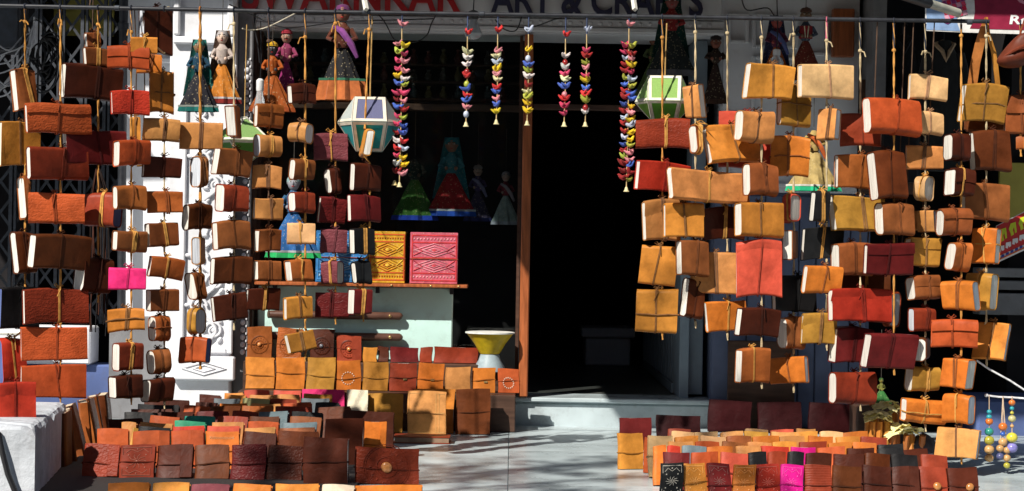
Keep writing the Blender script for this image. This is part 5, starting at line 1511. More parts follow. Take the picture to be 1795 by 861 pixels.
# ------------------------------------------------------------------ paper lanterns
def lantern(px, yt, ym, yb, half, toph, d, cols_up, cols_lo, frame, label, ns=6, rot=0.0, both=0.4):
    c = at(px, ym, d)
    s = d / F
    r = thing('paper_lantern', label, 'lantern', 'faceted paper lanterns', mtx=Matrix.Translation(c) @ Matrix.Rotation(rot, 4, 'Z'))
    zt, zb = (ym - yt) * s, -(yb - ym) * s
    Rm, Rt, Rb = half * s, toph * s, half * s * both
    def ringp(rad, z):
        return [Vector((rad * math.cos(2 * math.pi * k / ns), rad * math.sin(2 * math.pi * k / ns), z)) for k in range(ns)]
    A, B, C_ = ringp(Rt, zt), ringp(Rm, 0), ringp(Rb, zb)
    if ns == 6:                      # square top and foot, pointed waist
        for P_, rr in ((A, Rt), (C_, Rb)):
            for k in range(6):
                P_[k].x = rr * (1 if P_[k].x > 0 else -1)
                P_[k].y = 0.0 if k in (0, 3) else 0.5 * rr * (1 if P_[k].y > 0 else -1)
        for k in (1, 2, 4, 5): B[k].x *= 1.08
    for k in range(ns):
        k2 = (k + 1) % ns
        for (lo, up, cs) in ((B, A, cols_up), (C_, B, cols_lo)):
            mid = (lo[k] + lo[k2] + up[k] + up[k2]) / 4
            quad = [mid + (p - mid) * 0.985 for p in (lo[k], lo[k2], up[k2], up[k])]
            nn = (quad[1] - quad[0]).cross(quad[3] - quad[0]).normalized()
            q = MB().add([tuple(p) for p in quad] + [tuple(p - nn * 0.0015) for p in quad], [(0, 1, 2, 3), (7, 6, 5, 4), (0, 4, 5, 1), (1, 5, 6, 2), (2, 6, 7, 3), (3, 7, 4, 0)])
            q.build('paper_panel', 'lantern_paper', r, cs[k % len(cs)], smooth=False)
            # cream border strips on the facet
            st_ = MB()
            for a, b in ((0, 1), (1, 2), (2, 3), (3, 0)):
                p, t_ = quad[a], quad[b]
                i0, i1 = p + (mid - p) * 0.2, t_ + (mid - t_) * 0.2
                o_ = nn * 0.002
                st_.add([p + o_, t_ + o_, i1 + o_, i0 + o_], [(0, 1, 2, 3)])
                st_.add([p + nn * 0.0003, t_ + nn * 0.0003, i1 + nn * 0.0003, i0 + nn * 0.0003], [(3, 2, 1, 0)])
            st_.build('border_strip', 'bright', r, frame, smooth=False)
    MB().add([tuple(p) for p in A] + [tuple(p + Vector((0, 0, 0.002))) for p in A], [tuple(range(ns))[::-1], tuple(range(ns, 2 * ns))]).build('top_panel', 'bright', r, frame, smooth=False)
    MB().tube([(0, 0, zb * 0.9), (0, 0, zt + 0.06), (0.004, 0.0, pole_z - c.z - 0.012)], 0.003, 5).build('lantern_cord', 'cord', r, (0.45, 0.28, 0.1))
    return r


lp_m, lt, lN, lL, lP = new_mat('lantern_paper')
_oi = lN.new('ShaderNodeObjectInfo'); _tl = lN.new('ShaderNodeBsdfTranslucent'); _mx = lN.new('ShaderNodeMixShader')
_mx.inputs['Fac'].default_value = 0.5
_nz = lN.new('ShaderNodeTexNoise'); _nz.inputs['Scale'].default_value = 30
_hs = lN.new('ShaderNodeHueSaturation'); _mr = lN.new('ShaderNodeMapRange'); _mr.inputs['To Min'].default_value = 0.75; _mr.inputs['To Max'].default_value = 1.2
lL.new(_nz.outputs['Fac'], _mr.inputs['Value']); lL.new(_mr.outputs[0], _hs.inputs['Value']); lL.new(_oi.outputs['Color'], _hs.inputs['Color'])
lL.new(_hs.outputs['Color'], lP.inputs['Base Color']); lL.new(_hs.outputs['Color'], _tl.inputs['Color'])
lP.inputs['Roughness'].default_value = 0.55
lL.new(lP.outputs[0], _mx.inputs[1]); lL.new(_tl.outputs[0], _mx.inputs[2]); lL.new(_mx.outputs[0], lN['Material Output'].inputs['Surface'])
M['lantern_paper'] = lp_m
GRN = [(0.16, 0.50, 0.05), (0.24, 0.58, 0.10), (0.30, 0.60, 0.18), (0.10, 0.40, 0.04)]
CR = (0.72, 0.70, 0.58)
LIL, WHT = (0.24, 0.25, 0.44), (0.70, 0.76, 0.74)
lantern(648, 171, 216, 266, 56, 27, 8.98, [WHT, LIL, WHT, WHT, LIL, WHT], [(0.04, 0.55, 0.55), (0.06, 0.48, 0.50)], (0.70, 0.64, 0.52), 'white and turquoise paper lantern hanging among the small journals', 6, R(4))
lantern(1165, 134, 180, 214, 52, 29, 9.06, [(0.44, 0.70, 0.20), (0.50, 0.74, 0.28)], [(0.18, 0.54, 0.04), (0.28, 0.58, 0.08)], CR, 'light green paper lantern with cream edges hanging past the doorway', 6, R(-5))
lantern(428, 205, 248, 285, 62, 5, 9.4, [(0.34, 0.62, 0.18), (0.42, 0.66, 0.24)], [(0.14, 0.45, 0.05), (0.20, 0.50, 0.08)], CR, 'pointed light green lantern half hidden behind journals by the carved pilaster', 5, R(40), both=0.2)

# ------------------------------------------------------------------ strings of stuffed birds
BIRDC = [(0.62, 0.60, 0.58), (0.66, 0.45, 0.02), (0.55, 0.03, 0.03), (0.06, 0.12, 0.45), (0.60, 0.22, 0.25), (0.45, 0.50, 0.62), (0.30, 0.02, 0.02), (0.35, 0.38, 0.05), (0.65, 0.62, 0.35), (0.55, 0.05, 0.12)]


def bird_mesh():
    q = MB()
    # boat-shaped stuffed bird: tail lifted on one side, head and beak on the other
    pts = [(-0.030, 0, 0.017), (-0.022, 0, 0.008), (-0.010, 0, -0.001), (0.002, 0, -0.003), (0.013, 0, 0.002), (0.019, 0, 0.010), (0.023, 0, 0.014), (0.029, 0, 0.014)]
    q.tube(pts, [0.003, 0.006, 0.0105, 0.012, 0.0095, 0.0075, 0.005, 0.001], 8)
    for sg in (-1, 1):
        q.tube([(0.004, sg * 0.008, 0.0), (-0.006, sg * 0.016, 0.006), (-0.014, sg * 0.02, 0.014)], [0.006, 0.006, 0.002], 6)
    return q


BM = []
def get_bird(parent, col, loc, rz, sc):
    if not BM:
        o = bird_mesh().build('stuffed_bird', 'cloth', parent, col)
        BM.append(o.data)
    else:
        o = bpy.data.objects.new('stuffed_bird', BM[0]); COL.objects.link(o); o.parent = parent
    o.color = (*col, 1)
    o.location = loc
    o.rotation_euler = (random.uniform(-.4, .4), random.uniform(-.35, .35), rz)
    o.scale = (sc, sc, sc)
    return o


bird_lab = ['long double string of stuffed cloth birds beside the turquoise lantern', 'short bird string with the clear bulb behind its top',
            'second short bird string from the turquoise lantern, starting with a yellow bird', 'third short bird string, just before the doorway frame', 'fourth short bird string, in front of the dark doorway',
            'fifth short bird string, in front of the dark doorway with a red bird on top', 'long dense string of stuffed cloth birds beside the light green lantern']
specs = [(705, 78, 328, 17, 2), (820, 92, 222, 11, 1), (873, 88, 218, 11, 1), (927, 88, 220, 10, 1), (992, 96, 222, 10, 1), (1029, 88, 222, 11, 1), (1103, 78, 336, 21, 3)]
for (px, y0, y1, nb, mode), lab in zip(specs, bird_lab):
    rb_ = random.Random(px)
    dB = PD
    p0 = Vector((at(px, 26, dB).x, dB, pole_z - 0.012))
    s = dB / F
    root = thing('bird_string', lab, 'bird string', 'strings of stuffed birds', loc=tuple(p0))
    zz = lambda y: at(px, y, dB).z - p0.z
    MB().tube([(0, 0, 0.012), (0, 0, zz(y0 - 28))], 0.0035, 5).build('pole_tie', 'cord', root, (0.05, 0.07, 0.14))
    MB().tube([(0, 0, zz(y0 - 28)), (0.003, 0, zz((y0 + y1) / 2)), (0, 0, zz(y1 - 8))], 0.0028, 5).build('thread', 'cord', root, (0.58, 0.42, 0.2))
    get_bird(root, rb_.choice([BIRDC[2], BIRDC[4], BIRDC[5]]), (0.004, 0, zz(y0 - 36)), rb_.uniform(0, 6), 0.9)
    for i in range(nb):
        y = y0 + (y1 - y0 - 14) * (i / nb)
        for side in ((0,) if mode == 1 else (-1, 1)):
            col = rb_.choice(BIRDC)
            if mode == 3: col = rb_.choice([BIRDC[2], BIRDC[6], BIRDC[9], BIRDC[5], BIRDC[3], BIRDC[4], BIRDC[7], BIRDC[6], BIRDC[1]])
            if rb_.random() < 0.22 and mode == 1:
                MB().ball((0, 0, 0), 0.013, 0.013, 0.016, 10, 7).build('bead', 'bead', root, col, loc=(0, 0, zz(y + 3)))
            else:
                get_bird(root, jitter(col, 0.2), (side * 0.014, rb_.uniform(-0.004, 0.004), zz(y + rb_.uniform(-2, 2) + (3 if side > 0 else 0))), rb_.choice((0, math.pi)) + rb_.uniform(-0.9, 0.9), rb_.uniform(0.72, 1.02) if mode > 1 else rb_.uniform(0.78, 1.05))
    MB().lathe([(0.003, 0.022), (0.006, 0.018), (0.009, 0.006), (0.014, 0.0), (0.012, -0.001)], n=14).build('bell', 'bright', root, (0.62, 0.55, 0.30), loc=(0, 0, zz(y1)))
    if mode == 2:
        MB().lathe([(0.003, 0.022), (0.006, 0.018), (0.009, 0.006), (0.014, 0.0), (0.012, -0.001)], n=14).build('bell', 'bright', root, (0.62, 0.50, 0.22), loc=(-0.022, 0, zz(y1 - 3)))

# ------------------------------------------------------------------ bulbs
def bulb(px, yt, yb, d, label, cord_to=None, w=1.0):
    c = at(px, yb, d)
    h = (yb - yt) * d / F
    r = thing('light_bulb', label, 'bulb', 'bare light bulbs', loc=tuple(c))
    MB().lathe([(0.002, 0.0), (0.02 * w, 0.004), (0.034 * w, 0.02), (0.037 * w, 0.036), (0.030 * w, 0.055), (0.018 * w, h * 0.62), (0.016 * w, h * 0.70)], n=18).build('glass_bulb', 'bulb', r)
    MB().lathe([(0.018 * w, h * 0.68), (0.020 * w, h * 0.72), (0.020 * w, h * 0.95), (0.010, h)], n=16).build('socket', 'bright', r, (0.05, 0.05, 0.05) if w > 1 else (0.7, 0.7, 0.7))
    MB().tube([(0, 0, h), (0.004, 0, h + 0.1), (-0.004, 0.01, h + 0.3)], 0.003, 5).build('flex', 'rubber', r)


bulb(829, 18, 70, 10.0, 'big clear bulb hanging head down behind the first short bird string', w=1.25)
bulb(455, 138, 206, 10.2, 'white bulb hanging beside the orange robed puppet')
bulb(1361, 86, 122, 10.2, 'white bulb hanging before the puppet with blue shawl')

# ------------------------------------------------------------------ gate bay on the near side of the pilaster
GD = 12.0
gx0, gx1 = at(-20, 300, GD).x, at(222, 300, GD).x
gz0, gz1 = at(100, 566, GD).z, EYE + 1.75
gate = thing('folding_gate', 'dark steel folding lattice gate filling the black bay behind the journals', 'gate', loc=((gx0 + gx1) / 2, GD, gz0))
nb_ = 6
pitch = (gx1 - gx0) / nb_
for i in range(nb_ + 1):
    x = gx0 + i * pitch
    part('upright', MB().box(x - 0.010, x + 0.010, GD - 0.02, GD + 0.004, gz0, gz1), 'gate_metal', gate, smooth=False)
    part('upright', MB().box(x + 0.020, x + 0.034, GD - 0.016, GD + 0.004, gz0, gz1), 'gate_metal', gate, smooth=False)
ch = 0.19
for j in range(int((gz1 - gz0) / ch)):
    z0_ = gz0 + j * ch
    for i in range(nb_):
        x = gx0 + i * pitch
        for sg in (0, 1):
            a = Vector((x, GD + 0.012 + 0.006 * sg, z0_ + (ch if sg else 0)))
            b = Vector((x + pitch, GD + 0.012 + 0.006 * sg, z0_ + (0 if sg else ch)))
            dd = (b - a).normalized(); nn = Vector((-dd.z, 0, dd.x)) * 0.008
            q = MB()
            for yy in (0, 0.004):
                q.add([a - nn + Vector((0, yy, 0)), b - nn + Vector((0, yy, 0)), b + nn + Vector((0, yy, 0)), a + nn + Vector((0, yy, 0))], [(0, 1, 2, 3) if yy == 0 else (3, 2, 1, 0)])
            q.add([], [])
            part('lattice_bar', q, 'gate_metal', gate, smooth=False)
bay = wobj('mustard_shutter', MB().box(at(58, 0, 12.6).x, at(200, 0, 12.6).x, 12.6, 12.63, at(100, 62, 12.6).z, EYE + 2.0).box(at(58, 0, 12.6).x, at(200, 0, 12.6).x, 12.585, 12.598, at(100, 18, 12.6).z, at(100, 14, 12.6).z), 'yellow_wall',
           (at(130, 0, 12.6).x, 12.6, TZ), 'mustard yellow shutter panel seen through the top of the folding gate', 'shutter', smooth=False)
lw = thing('low_wall', 'low wall with white top and blue painted foot in front of the folding gate', 'wall', loc=(X(80), 11.6, TZ))
part('white_coping', MB().box(at(-60, 600, 11.55).x, at(158, 600, 11.55).x, 11.55, 11.8, at(60, 638, 11.55).z, at(60, 572, 11.55).z, bev=0.01), 'plaster', lw, smooth=False)
part('painted_foot', MB().box(at(-60, 600, 11.6).x, at(226, 600, 11.6).x, 11.6, 11.85, 0.002, at(60, 638, 11.55).z - 0.003, bev=0.01), 'bluewash', lw, smooth=False)
gp = thing('shade_toned_pier', 'grey rounded pier, its tone standing in for wall shade, beside the carved pilaster base', 'pier', loc=(X(260), 11.0, TZ))  # stand-in for a shaded stretch of wall, shade put into its grey
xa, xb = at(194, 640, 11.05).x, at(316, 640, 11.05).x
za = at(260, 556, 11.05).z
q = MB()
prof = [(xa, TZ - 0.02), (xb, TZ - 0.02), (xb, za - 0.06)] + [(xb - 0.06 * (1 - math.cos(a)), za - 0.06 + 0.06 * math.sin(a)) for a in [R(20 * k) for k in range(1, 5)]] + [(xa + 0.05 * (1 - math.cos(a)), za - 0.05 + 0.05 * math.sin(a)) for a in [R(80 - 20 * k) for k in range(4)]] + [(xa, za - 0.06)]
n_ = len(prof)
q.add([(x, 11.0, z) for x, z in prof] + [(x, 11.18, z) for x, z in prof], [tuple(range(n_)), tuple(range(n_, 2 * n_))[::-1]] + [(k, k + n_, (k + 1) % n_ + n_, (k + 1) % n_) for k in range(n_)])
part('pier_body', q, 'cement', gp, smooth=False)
wp = wobj('drain_pipe', MB().tube([at(217, -60, 11.1), at(216, 88, 11.1), at(214, 300, 11.1), at(213, 550, 11.1)], 0.024, 12).lathe([(0.026, -.02), (0.031, -.018), (0.031, .018), (0.026, .02)], n=12, c=tuple(at(216, 46, 11.1))), 'black_metal', tuple(at(213, 550, 11.1)),
          'black vertical pipe with a collar on the wall beside the folding gate', 'pipe')
cond = wobj('white_pipe', MB().tube([at(-20, 583, 11.4), at(48, 584, 11.4)], 0.014, 8), 'white_paint', tuple(at(0, 583, 11.4)), 'short white horizontal pipe low at the gate end, beside the black journal', 'pipe')
mb = thing('meter_box', 'dark grey metal meter box above the tangle of cables', 'box', loc=tuple(at(8, 85, 11.3)))
part('box_body', MB().box(at(-30, 0, 11.3).x, at(40, 0, 11.3).x, 11.25, 11.45, at(8, 92, 11.3).z, at(8, -5, 11.3).z, bev=0.01), 'black_metal', mb, smooth=False)
part('box_lid', MB().box(at(-28, 0, 11.3).x, at(36, 0, 11.3).x, 11.235, 11.249, at(8, 86, 11.3).z, at(8, 2, 11.3).z, bev=0.004), 'gate_metal', mb, smooth=False)
tang = thing('cable_tangle', 'tangle of grey and black cables at the gate end of the pole', 'cables', loc=tuple(at(30, 100, 11.1)))
rt = random.Random(5)
for i in range(22):
    grey = i < 10
    x0_, y0_ = rt.uniform(-20, 10), rt.uniform(60, 150)
    if grey: pts_ = [(x0_ - 10, y0_ + rt.uniform(0, 40)), (15, y0_ + rt.uniform(-5, 20)), (38, y0_ - rt.uniform(0, 25)), (56, rt.uniform(48, 85)), (60, rt.uniform(30, 50))]
    else:
        cx_, cy_ = rt.uniform(60, 90), rt.uniform(60, 130); rr_ = rt.uniform(18, 45)
        a0 = rt.uniform(0, 6)
        pts_ = [(cx_ + rr_ * 0.75 * math.cos(a0 + k * 0.7), cy_ + rr_ * 1.3 * math.sin(a0 + k * 0.7)) for k in range(8)]
    P3 = [at(x, y, 11.12 + rt.uniform(-0.05, 0.05)) for x, y in pts_]
    out = []
    for k in range(len(P3) - 1):
        p0, p1, p2, p3 = P3[max(k - 1, 0)], P3[k], P3[k + 1], P3[min(k + 2, len(P3) - 1)]
        for m_ in range(5):
            t = m_ / 5
            out.append(0.5 * ((2 * p1) + (p2 - p0) * t + (2 * p0 - 5 * p1 + 4 * p2 - p3) * t * t + (-p0 + 3 * p1 - 3 * p2 + p3) * t ** 3))
    out.append(P3[-1])
    part('cable_strand', MB().tube(out, 0.005, 5), 'grey_wire' if grey else 'rubber', tang)

# whitewashed block at the terrace edge, the red pouch on it and the cable over it
blkz = EYE - 0.725
b_ = thing('whitewashed_block', 'chipped whitewashed masonry block at the terrace edge under the red pouch', 'block', loc=(-2.4, 8.1, 0))
q = MB()
fx, bx = at(62, 770, 7.6).x, at(107, 722, 8.65).x
vs = []
nx_, ny_, nz_ = 6, 8, 8
kb = random.Random(21)
NS = 26
top_f, top_b, fr_t, ch_ = [], [], [], []
ringv = []
path_ = [(-3.3 + (fx + 3.3) * i / NS, 7.6) for i in range(NS)] + [(fx + (bx - fx) * i / NS, 7.6 + 1.15 * i / NS) for i in range(NS + 1)]
for k, (x, y) in enumerate(path_):
    cut = 0.012 + abs(kb.gauss(0, 0.010)) + (0.03 if k in (20, 21, 26, 33, 40) else 0)
    jit = kb.uniform(-0.004, 0.004)
    inx, iny = (0, 1) if k < NS else (-1, 0.1)
    if k == NS: inx, iny = -0.8, 0.8
    ringv.append([(x + jit, y + jit, 0.0), (x + jit * .5, y + jit, 0.35), (x + jit, y + jit, blkz - cut), (x + inx * cut * 0.5, y + iny * cut * 0.5, blkz - cut * 0.35 + kb.uniform(-.003, .003)), (x + inx * cut * 1.3, y + iny * cut * 1.3, blkz + kb.uniform(-0.004, 0.003))])
vs = [p for r_ in ringv for p in r_]
m5 = 5
fs = [(k * m5 + j, (k + 1) * m5 + j, (k + 1) * m5 + j + 1, k * m5 + j + 1) for k in range(len(ringv) - 1) for j in range(4)]
c0 = len(vs)
vs.append((-3.3, 8.75, blkz)); vs.append((-2.6, 8.1, blkz + 0.003))
top = [k * m5 + 4 for k in range(len(ringv))] + [c0]
fs += [(top[k], top[(k + 1) % len(top)], c0 + 1) for k in range(len(top))]
vs += [(bx, 8.75, 0.0), (-3.3, 8.75, 0.0)]
fs.append((top[-2], (len(ringv) - 1) * m5, c0 + 3, c0))
q.add(vs, fs)
part('masonry', q, 'block_wash', b_, smooth=False)
root, c, t = hjournal(-8, 672, 62, 743, 'red', 0, 0, 7.98, 'flap high', 'bright red leather pouch with tied flap resting on the white block', None, PAGE, pitch=-4)
root.name = 'leather_pouch'; root['category'] = 'pouch'
wobj('cable', MB().tube([at(-12, 745, 7.9), at(-2, 762, 7.58), at(3, 790, 7.57), at(14, 832, 7.57), at(34, 880, 7.57)], 0.011, 8), 'rubber', tuple(at(3, 790, 7.57)), 'thick black cable running down the front of the white block', 'cable')

# ------------------------------------------------------------------ inside the shop
ctr = thing('shop_counter', 'pale counter deep inside the dark shop, seen through the doorway', 'counter', loc=(at(1065, 640, 14).x, 14, ROOMZ))
ca, cb = at(1026, 600, 14).x, at(1105, 600, 14).x
part('counter_front', MB().box(ca, cb, 14.0, 14.5, ROOMZ + 0.002, at(1065, 592, 14).z, bev=0.01), 'plaster', ctr, smooth=False)
part('counter_top', MB().box(ca - 0.03, cb + 0.03, 13.96, 14.54, at(1065, 592, 14).z + .002, at(1065, 575, 14).z, bev=0.01), 'plaster', ctr, smooth=False)
scr = thing('slatted_cabinet', 'grey cabinet with upright slats along the doorway side inside the shop', 'cabinet', loc=(0.95, 12.5, ROOMZ))
for k in range(14):
    yy = 11.55 + k * 0.17
    part('slat', MB().box(0.955 - 0.002 * k, 0.985 - 0.002 * k, yy, yy + 0.08, ROOMZ + 0.06, at(1150, 560, 12.2).z, bev=0.003), 'grey_door', scr, smooth=False)
part('plinth', MB().box(0.94, 1.3, 11.5, 13.98, ROOMZ + 0.002, ROOMZ + 0.057), 'grey_door', scr, smooth=False)
part('back_panel', MB().box(1.0, 1.3, 11.52, 13.96, ROOMZ + 0.06, at(1150, 556, 12.2).z), 'dark_room', scr, smooth=False)
rack = thing('trinket_rack', 'dim rack of small bottles and trinkets high behind the window glass', 'rack', loc=(X(680), 12.1, Z(120, 12.1)))
tm = MB().lathe([(0.018, 0), (0.024, 0.01), (0.026, 0.04), (0.014, 0.065), (0.010, 0.08), (0.015, 0.095), (0.006, 0.10)], n=10)
t0 = None
for j, py in enumerate((112, 142, 172)):
    z_ = at(680, py, 12.1).z
    part('rack_shelf', MB().box(X(450, 12.1), X(905, 12.1), 12.05, 12.2, z_ - 0.012, z_), 'dark_wood', rack, smooth=False)
    for k in range(17):
        loc = (at(465 + k * 26, py, 12.1).x - rack.location.x, 0, z_ - rack.location.z + 0.001)
        if t0 is None:
            o = tm.build('trinket', 'bead', rack, (0.1, 0.1, 0.1)); t0 = o.data
        else:
            o = bpy.data.objects.new('trinket', t0); COL.objects.link(o); o.parent = rack
        o.location = loc
        o.color = (*rt.choice([(0.08, 0.08, 0.07), (0.15, 0.13, 0.05), (0.06, 0.09, 0.1), (0.16, 0.05, 0.04)]), 1)
        o.scale = (1, 1, rt.uniform(0.7, 1.0))

# ------------------------------------------------------------------ things past the doorway, on the far side
wobj('brown_board', MB().box(at(1276, 650, 10.9).x, at(1394, 650, 10.9).x, 10.90, 10.93, TZ + 0.002, at(1330, 598, 10.9).z, bev=0.004), 'dark_wood', (at(1335, 650, 10.9).x, 10.9, TZ), 'plain dark brown board leaning against the blue planks', 'board', smooth=False)
wobj('wall_sheet', MB().box(at(1752, 330, 11.3).x, at(1860, 330, 11.3).x, 11.3, 11.33, at(1770, 388, 11.3).z, at(1770, 285, 11.3).z, bev=0.004), 'yellow_wall', (at(1790, 388, 11.3).x, 11.3, at(1770, 388, 11.3).z), 'mustard yellow wall panel in the dark recess above the red banner', 'panel', smooth=False)
mp_ = thing('metal_steps', 'grey sheet metal slats in the dark recess below the red banner', 'steps', loc=(at(1760, 560, 11.2).x, 11.2, at(1760, 560, 11.2).z))
for (y0_, y1_) in ((470, 486), (492, 508), (514, 552)):
    part('metal_slat', MB().box(at(1716, y0_, 11.2).x, at(1880, y0_, 11.2).x, 11.2 - 0.02, 11.35, at(1760, y1_, 11.2).z, at(1760, y0_, 11.2).z, bev=0.004), 'cement', mp_, smooth=False)
wobj('blue_plinth', MB().box(at(1712, 780, 10.85).x, at(1900, 780, 10.85).x, 10.85, 11.4, 0.002, at(1760, 700, 10.85).z, bev=0.015), 'bluewash', (at(1780, 800, 10.85).x, 10.85, 0), 'blue painted wall foot behind the hanging bead strings', 'wall', smooth=False)


def jacket(px, yt, yb, w, d, label, col):
    c = at(px, yt, d)
    h = (yb - yt) * d / F; ww = w * d / F
    r = thing('hanging_jacket', label, 'jacket', 'dark garments hanging in the recess', loc=tuple(c))
    q = MB()
    n = 24; rows = 10; vs = []
    for i in range(rows + 1):
        t = i / rows
        hw = ww * 0.5 * (0.35 + 0.65 * min(t * 6, 1) + 0.12 * t)
        for k in range(n):
            a = 2 * math.pi * k / n
            f = 1 + 0.08 * math.sin(a * 7 + t) * t
            vs.append((hw * math.cos(a) * f, 0.05 * math.sin(a) * f, -h * t))
    q.add(vs, [(i * n + k, (i + 1) * n + k, (i + 1) * n + (k + 1) % n, i * n + (k + 1) % n) for i in range(rows) for k in range(n)] + [tuple(range(n)), tuple(rows * n + k for k in range(n))[::-1]])
    q.build('body', 'cloth', r, col)
    for sg in (-1, 1):
        MB().tube([(sg * ww * 0.42, 0, -h * 0.10), (sg * ww * 0.6, -0.01, -h * 0.3), (sg * ww * 0.62, -0.02, -h * 0.62)], [0.035, 0.035, 0.028], 10).build('sleeve', 'cloth', r, col)
    MB().tube([(-0.05, -0.02, -0.02), (-0.02, -0.055, -0.06), (0, -0.06, -0.11), (0.02, -0.055, -0.06), (0.05, -0.02, -0.02), (0, 0.03, 0.0), (-0.05, -0.02, -0.02)], 0.012, 6).build('collar', 'cloth', r, (0.4, 0.28, 0.18) if 'pale' in label else (col[0] * 2, col[1] * 2, col[2] * 2))
    MB().tube([(0, 0, -0.01), (0, 0, 0.05), (0.015, 0, 0.07), (0.03, 0, 0.055)], 0.003, 5).build('hanger_hook', 'black_metal', r)


jacket(1582, 62, 320, 62, 10.9, 'black jacket hanging in the dark recess behind the rust red journal', (0.012, 0.012, 0.016))
jacket(1655, 72, 300, 60, 10.6, 'black jacket with pale fur collar hanging below the maroon banner', (0.014, 0.015, 0.016))

# maroon banner above
BD = 9.06
bz0, bz1 = at(1700, 58, BD).z, at(1700, -40, BD).z
bx0, bx1 = at(1622, 30, BD).x, at(1850, 30, BD).x
ban = thing('shop_banner', 'maroon and pale blue banner with white letters at the end of the pole', 'banner', loc=(bx0, BD, bz0))


def flat(pts, y, name, m, parent, col, th=0.0015):
    """a thin printed piece standing at depth y, outline given in photograph pixels"""
    P3 = [at(px, py, BD) for px, py in pts]
    q = MB()
    n = len(P3)
    q.add([(p.x, y, p.z) for p in P3] + [(p.x, y + th, p.z) for p in P3], [tuple(range(n)), tuple(range(n, 2 * n))[::-1]] + [(k, k + n, (k + 1) % n + n, (k + 1) % n) for k in range(n)])
    return part(name, q, m, parent, color=col, smooth=False)


flat([(1622, -40), (1622, 54), (1690, 57), (1860, 62), (1860, -40)], BD, 'backing', 'bright', ban, (0.72, 0.72, 0.70), 0.004)
flat([(1624, -40), (1624, 52), (1683, 55), (1676, 35), (1684, 20), (1690, 0), (1690, -40)], BD - 0.0022, 'blue_field', 'bright', ban, (0.22, 0.34, 0.55))
flat([(1707, -40), (1708, 0), (1709, 20), (1706, 38), (1700, 50), (1860, 55), (1860, -40)], BD - 0.0022, 'maroon_field', 'bright', ban, (0.26, 0.012, 0.045))
for i in range(5):
    for j in range(6):
        px, py = 1647 + i * 8 + j * 1.5, -12 + j * 8 - i * 2
        if (px - 1663) ** 2 + (py - 8) ** 2 > 30 ** 2: continue
        flat([(px, py), (px + 3, py + 7), (px + 10, py + 5), (px + 7, py - 2)][::-1], BD - 0.0045, 'logo_tile', 'bright', ban, [(0.55, 0.01, 0.05), (0.62, 0.3, 0.4), (0.25, 0.02, 0.15), (0.6, 0.05, 0.12)][(i * 2 + j) % 4])
flat([(1650, 33), (1654, 40), (1661, 43), (1668, 39), (1672, 33)], BD - 0.0045, 'logo_tile', 'bright', ban, (0.12, 0.015, 0.10))
flat([(1777, -8), (1786, 4), (1800, 10), (1812, 8), (1812, 4), (1798, 4), (1788, -2), (1782, -10)], BD - 0.0045, 'logo_tile', 'bright', ban, (0.6, 0.25, 0.32))
p0 = at(1769, 42, BD)
lettering('Ro', 36 * BD / F, 15.5 * BD / F, 'bright', ban, (p0.x - bx0, -0.003, p0.z - bz0), depth=0.001, off=0.03, color=(0.85, 0.85, 0.85), shear=0.1)

# small red banner lower down
rb2 = thing('red_banner', 'tilted red banner with yellow and white lettering behind the last journals', 'banner', loc=(at(1770, 450, 9.12).x, 9.12, at(1770, 450, 9.12).z))


def flat2(pts, y, name, col, th=0.0015):
    P3 = [at(px, py, 9.12) for px, py in pts]
    q = MB(); n = len(P3)
    q.add([(p.x, y, p.z) for p in P3] + [(p.x, y + th, p.z) for p in P3], [tuple(range(n)), tuple(range(n, 2 * n))[::-1]] + [(k, k + n, (k + 1) % n + n, (k + 1) % n) for k in range(n)])
    return part(name, q, 'bright', rb2, color=col, smooth=False)


flat2([(1746, 396), (1742, 464), (1840, 418), (1840, 348)], 9.12, 'backing', (0.74, 0.72, 0.7), 0.003)
flat2([(1747, 397), (1744, 452), (1840, 408), (1840, 350)], 9.1178, 'red_field', (0.52, 0.03, 0.03))
flat2([(1743.5, 457), (1743.2, 460), (1840, 415), (1840, 412)], 9.1178, 'orange_line', (0.6, 0.12, 0.02))
for k in range(4):
    px, py = 1754 + k * 17, 412 - k * 10
    flat2([(px, py - 10), (px - 3, py), (px, py + 6), (px + 1, py + 12), (px + 6, py + 9), (px + 4, py + 1), (px + 6, py - 4), (px + 8, py + 7), (px + 11, py + 5), (px + 9, py - 13)], 9.1155, 'yellow_character', (0.55, 0.62, 0.03))
for k in range(6):
    px, py = 1751 + k * 12, 437 - k * 6.5
    flat2([(px, py - 5), (px - 1, py + 4), (px + 3, py + 5), (px + 4, py), (px + 6, py + 3), (px + 9, py + 1), (px + 9, py - 7)], 9.1155, 'white_character', (0.75, 0.75, 0.75))
for k in range(9):
    px, py = 1747 + k * 8, 453.5 - k * 3.9
    flat2([(px, py - 2), (px, py + 2.4), (px + 5, py + 0.4), (px + 5, py - 4)], 9.1155, 'blue_character', (0.03, 0.06, 0.3))

# leather bags at the pole end
lb = thing('shoulder_bag', 'brown leather shoulder bag hanging by its strap behind the crosswise tied mustard journal', 'bag', loc=tuple(at(1727, 150, 9.02)))


def strip(pts, w, m, name, parent, col, th=0.004):
    """flat strap through world points"""
    q = MB()
    vs = []
    for p, ww in zip(pts, w):
        p = Vector(p)
        vs += [p + Vector((-ww, 0, 0)), p + Vector((ww, 0, 0)), p + Vector((ww, th, 0)), p + Vector((-ww, th, 0))]
    fs = []
    for i in range(len(pts) - 1):
        for k in range(4):
            fs.append((i * 4 + k, (i + 1) * 4 + k, (i + 1) * 4 + (k + 1) % 4, i * 4 + (k + 1) % 4))
    q.add(vs, fs)
    return part(name, q, m, parent, color=col, smooth=False)


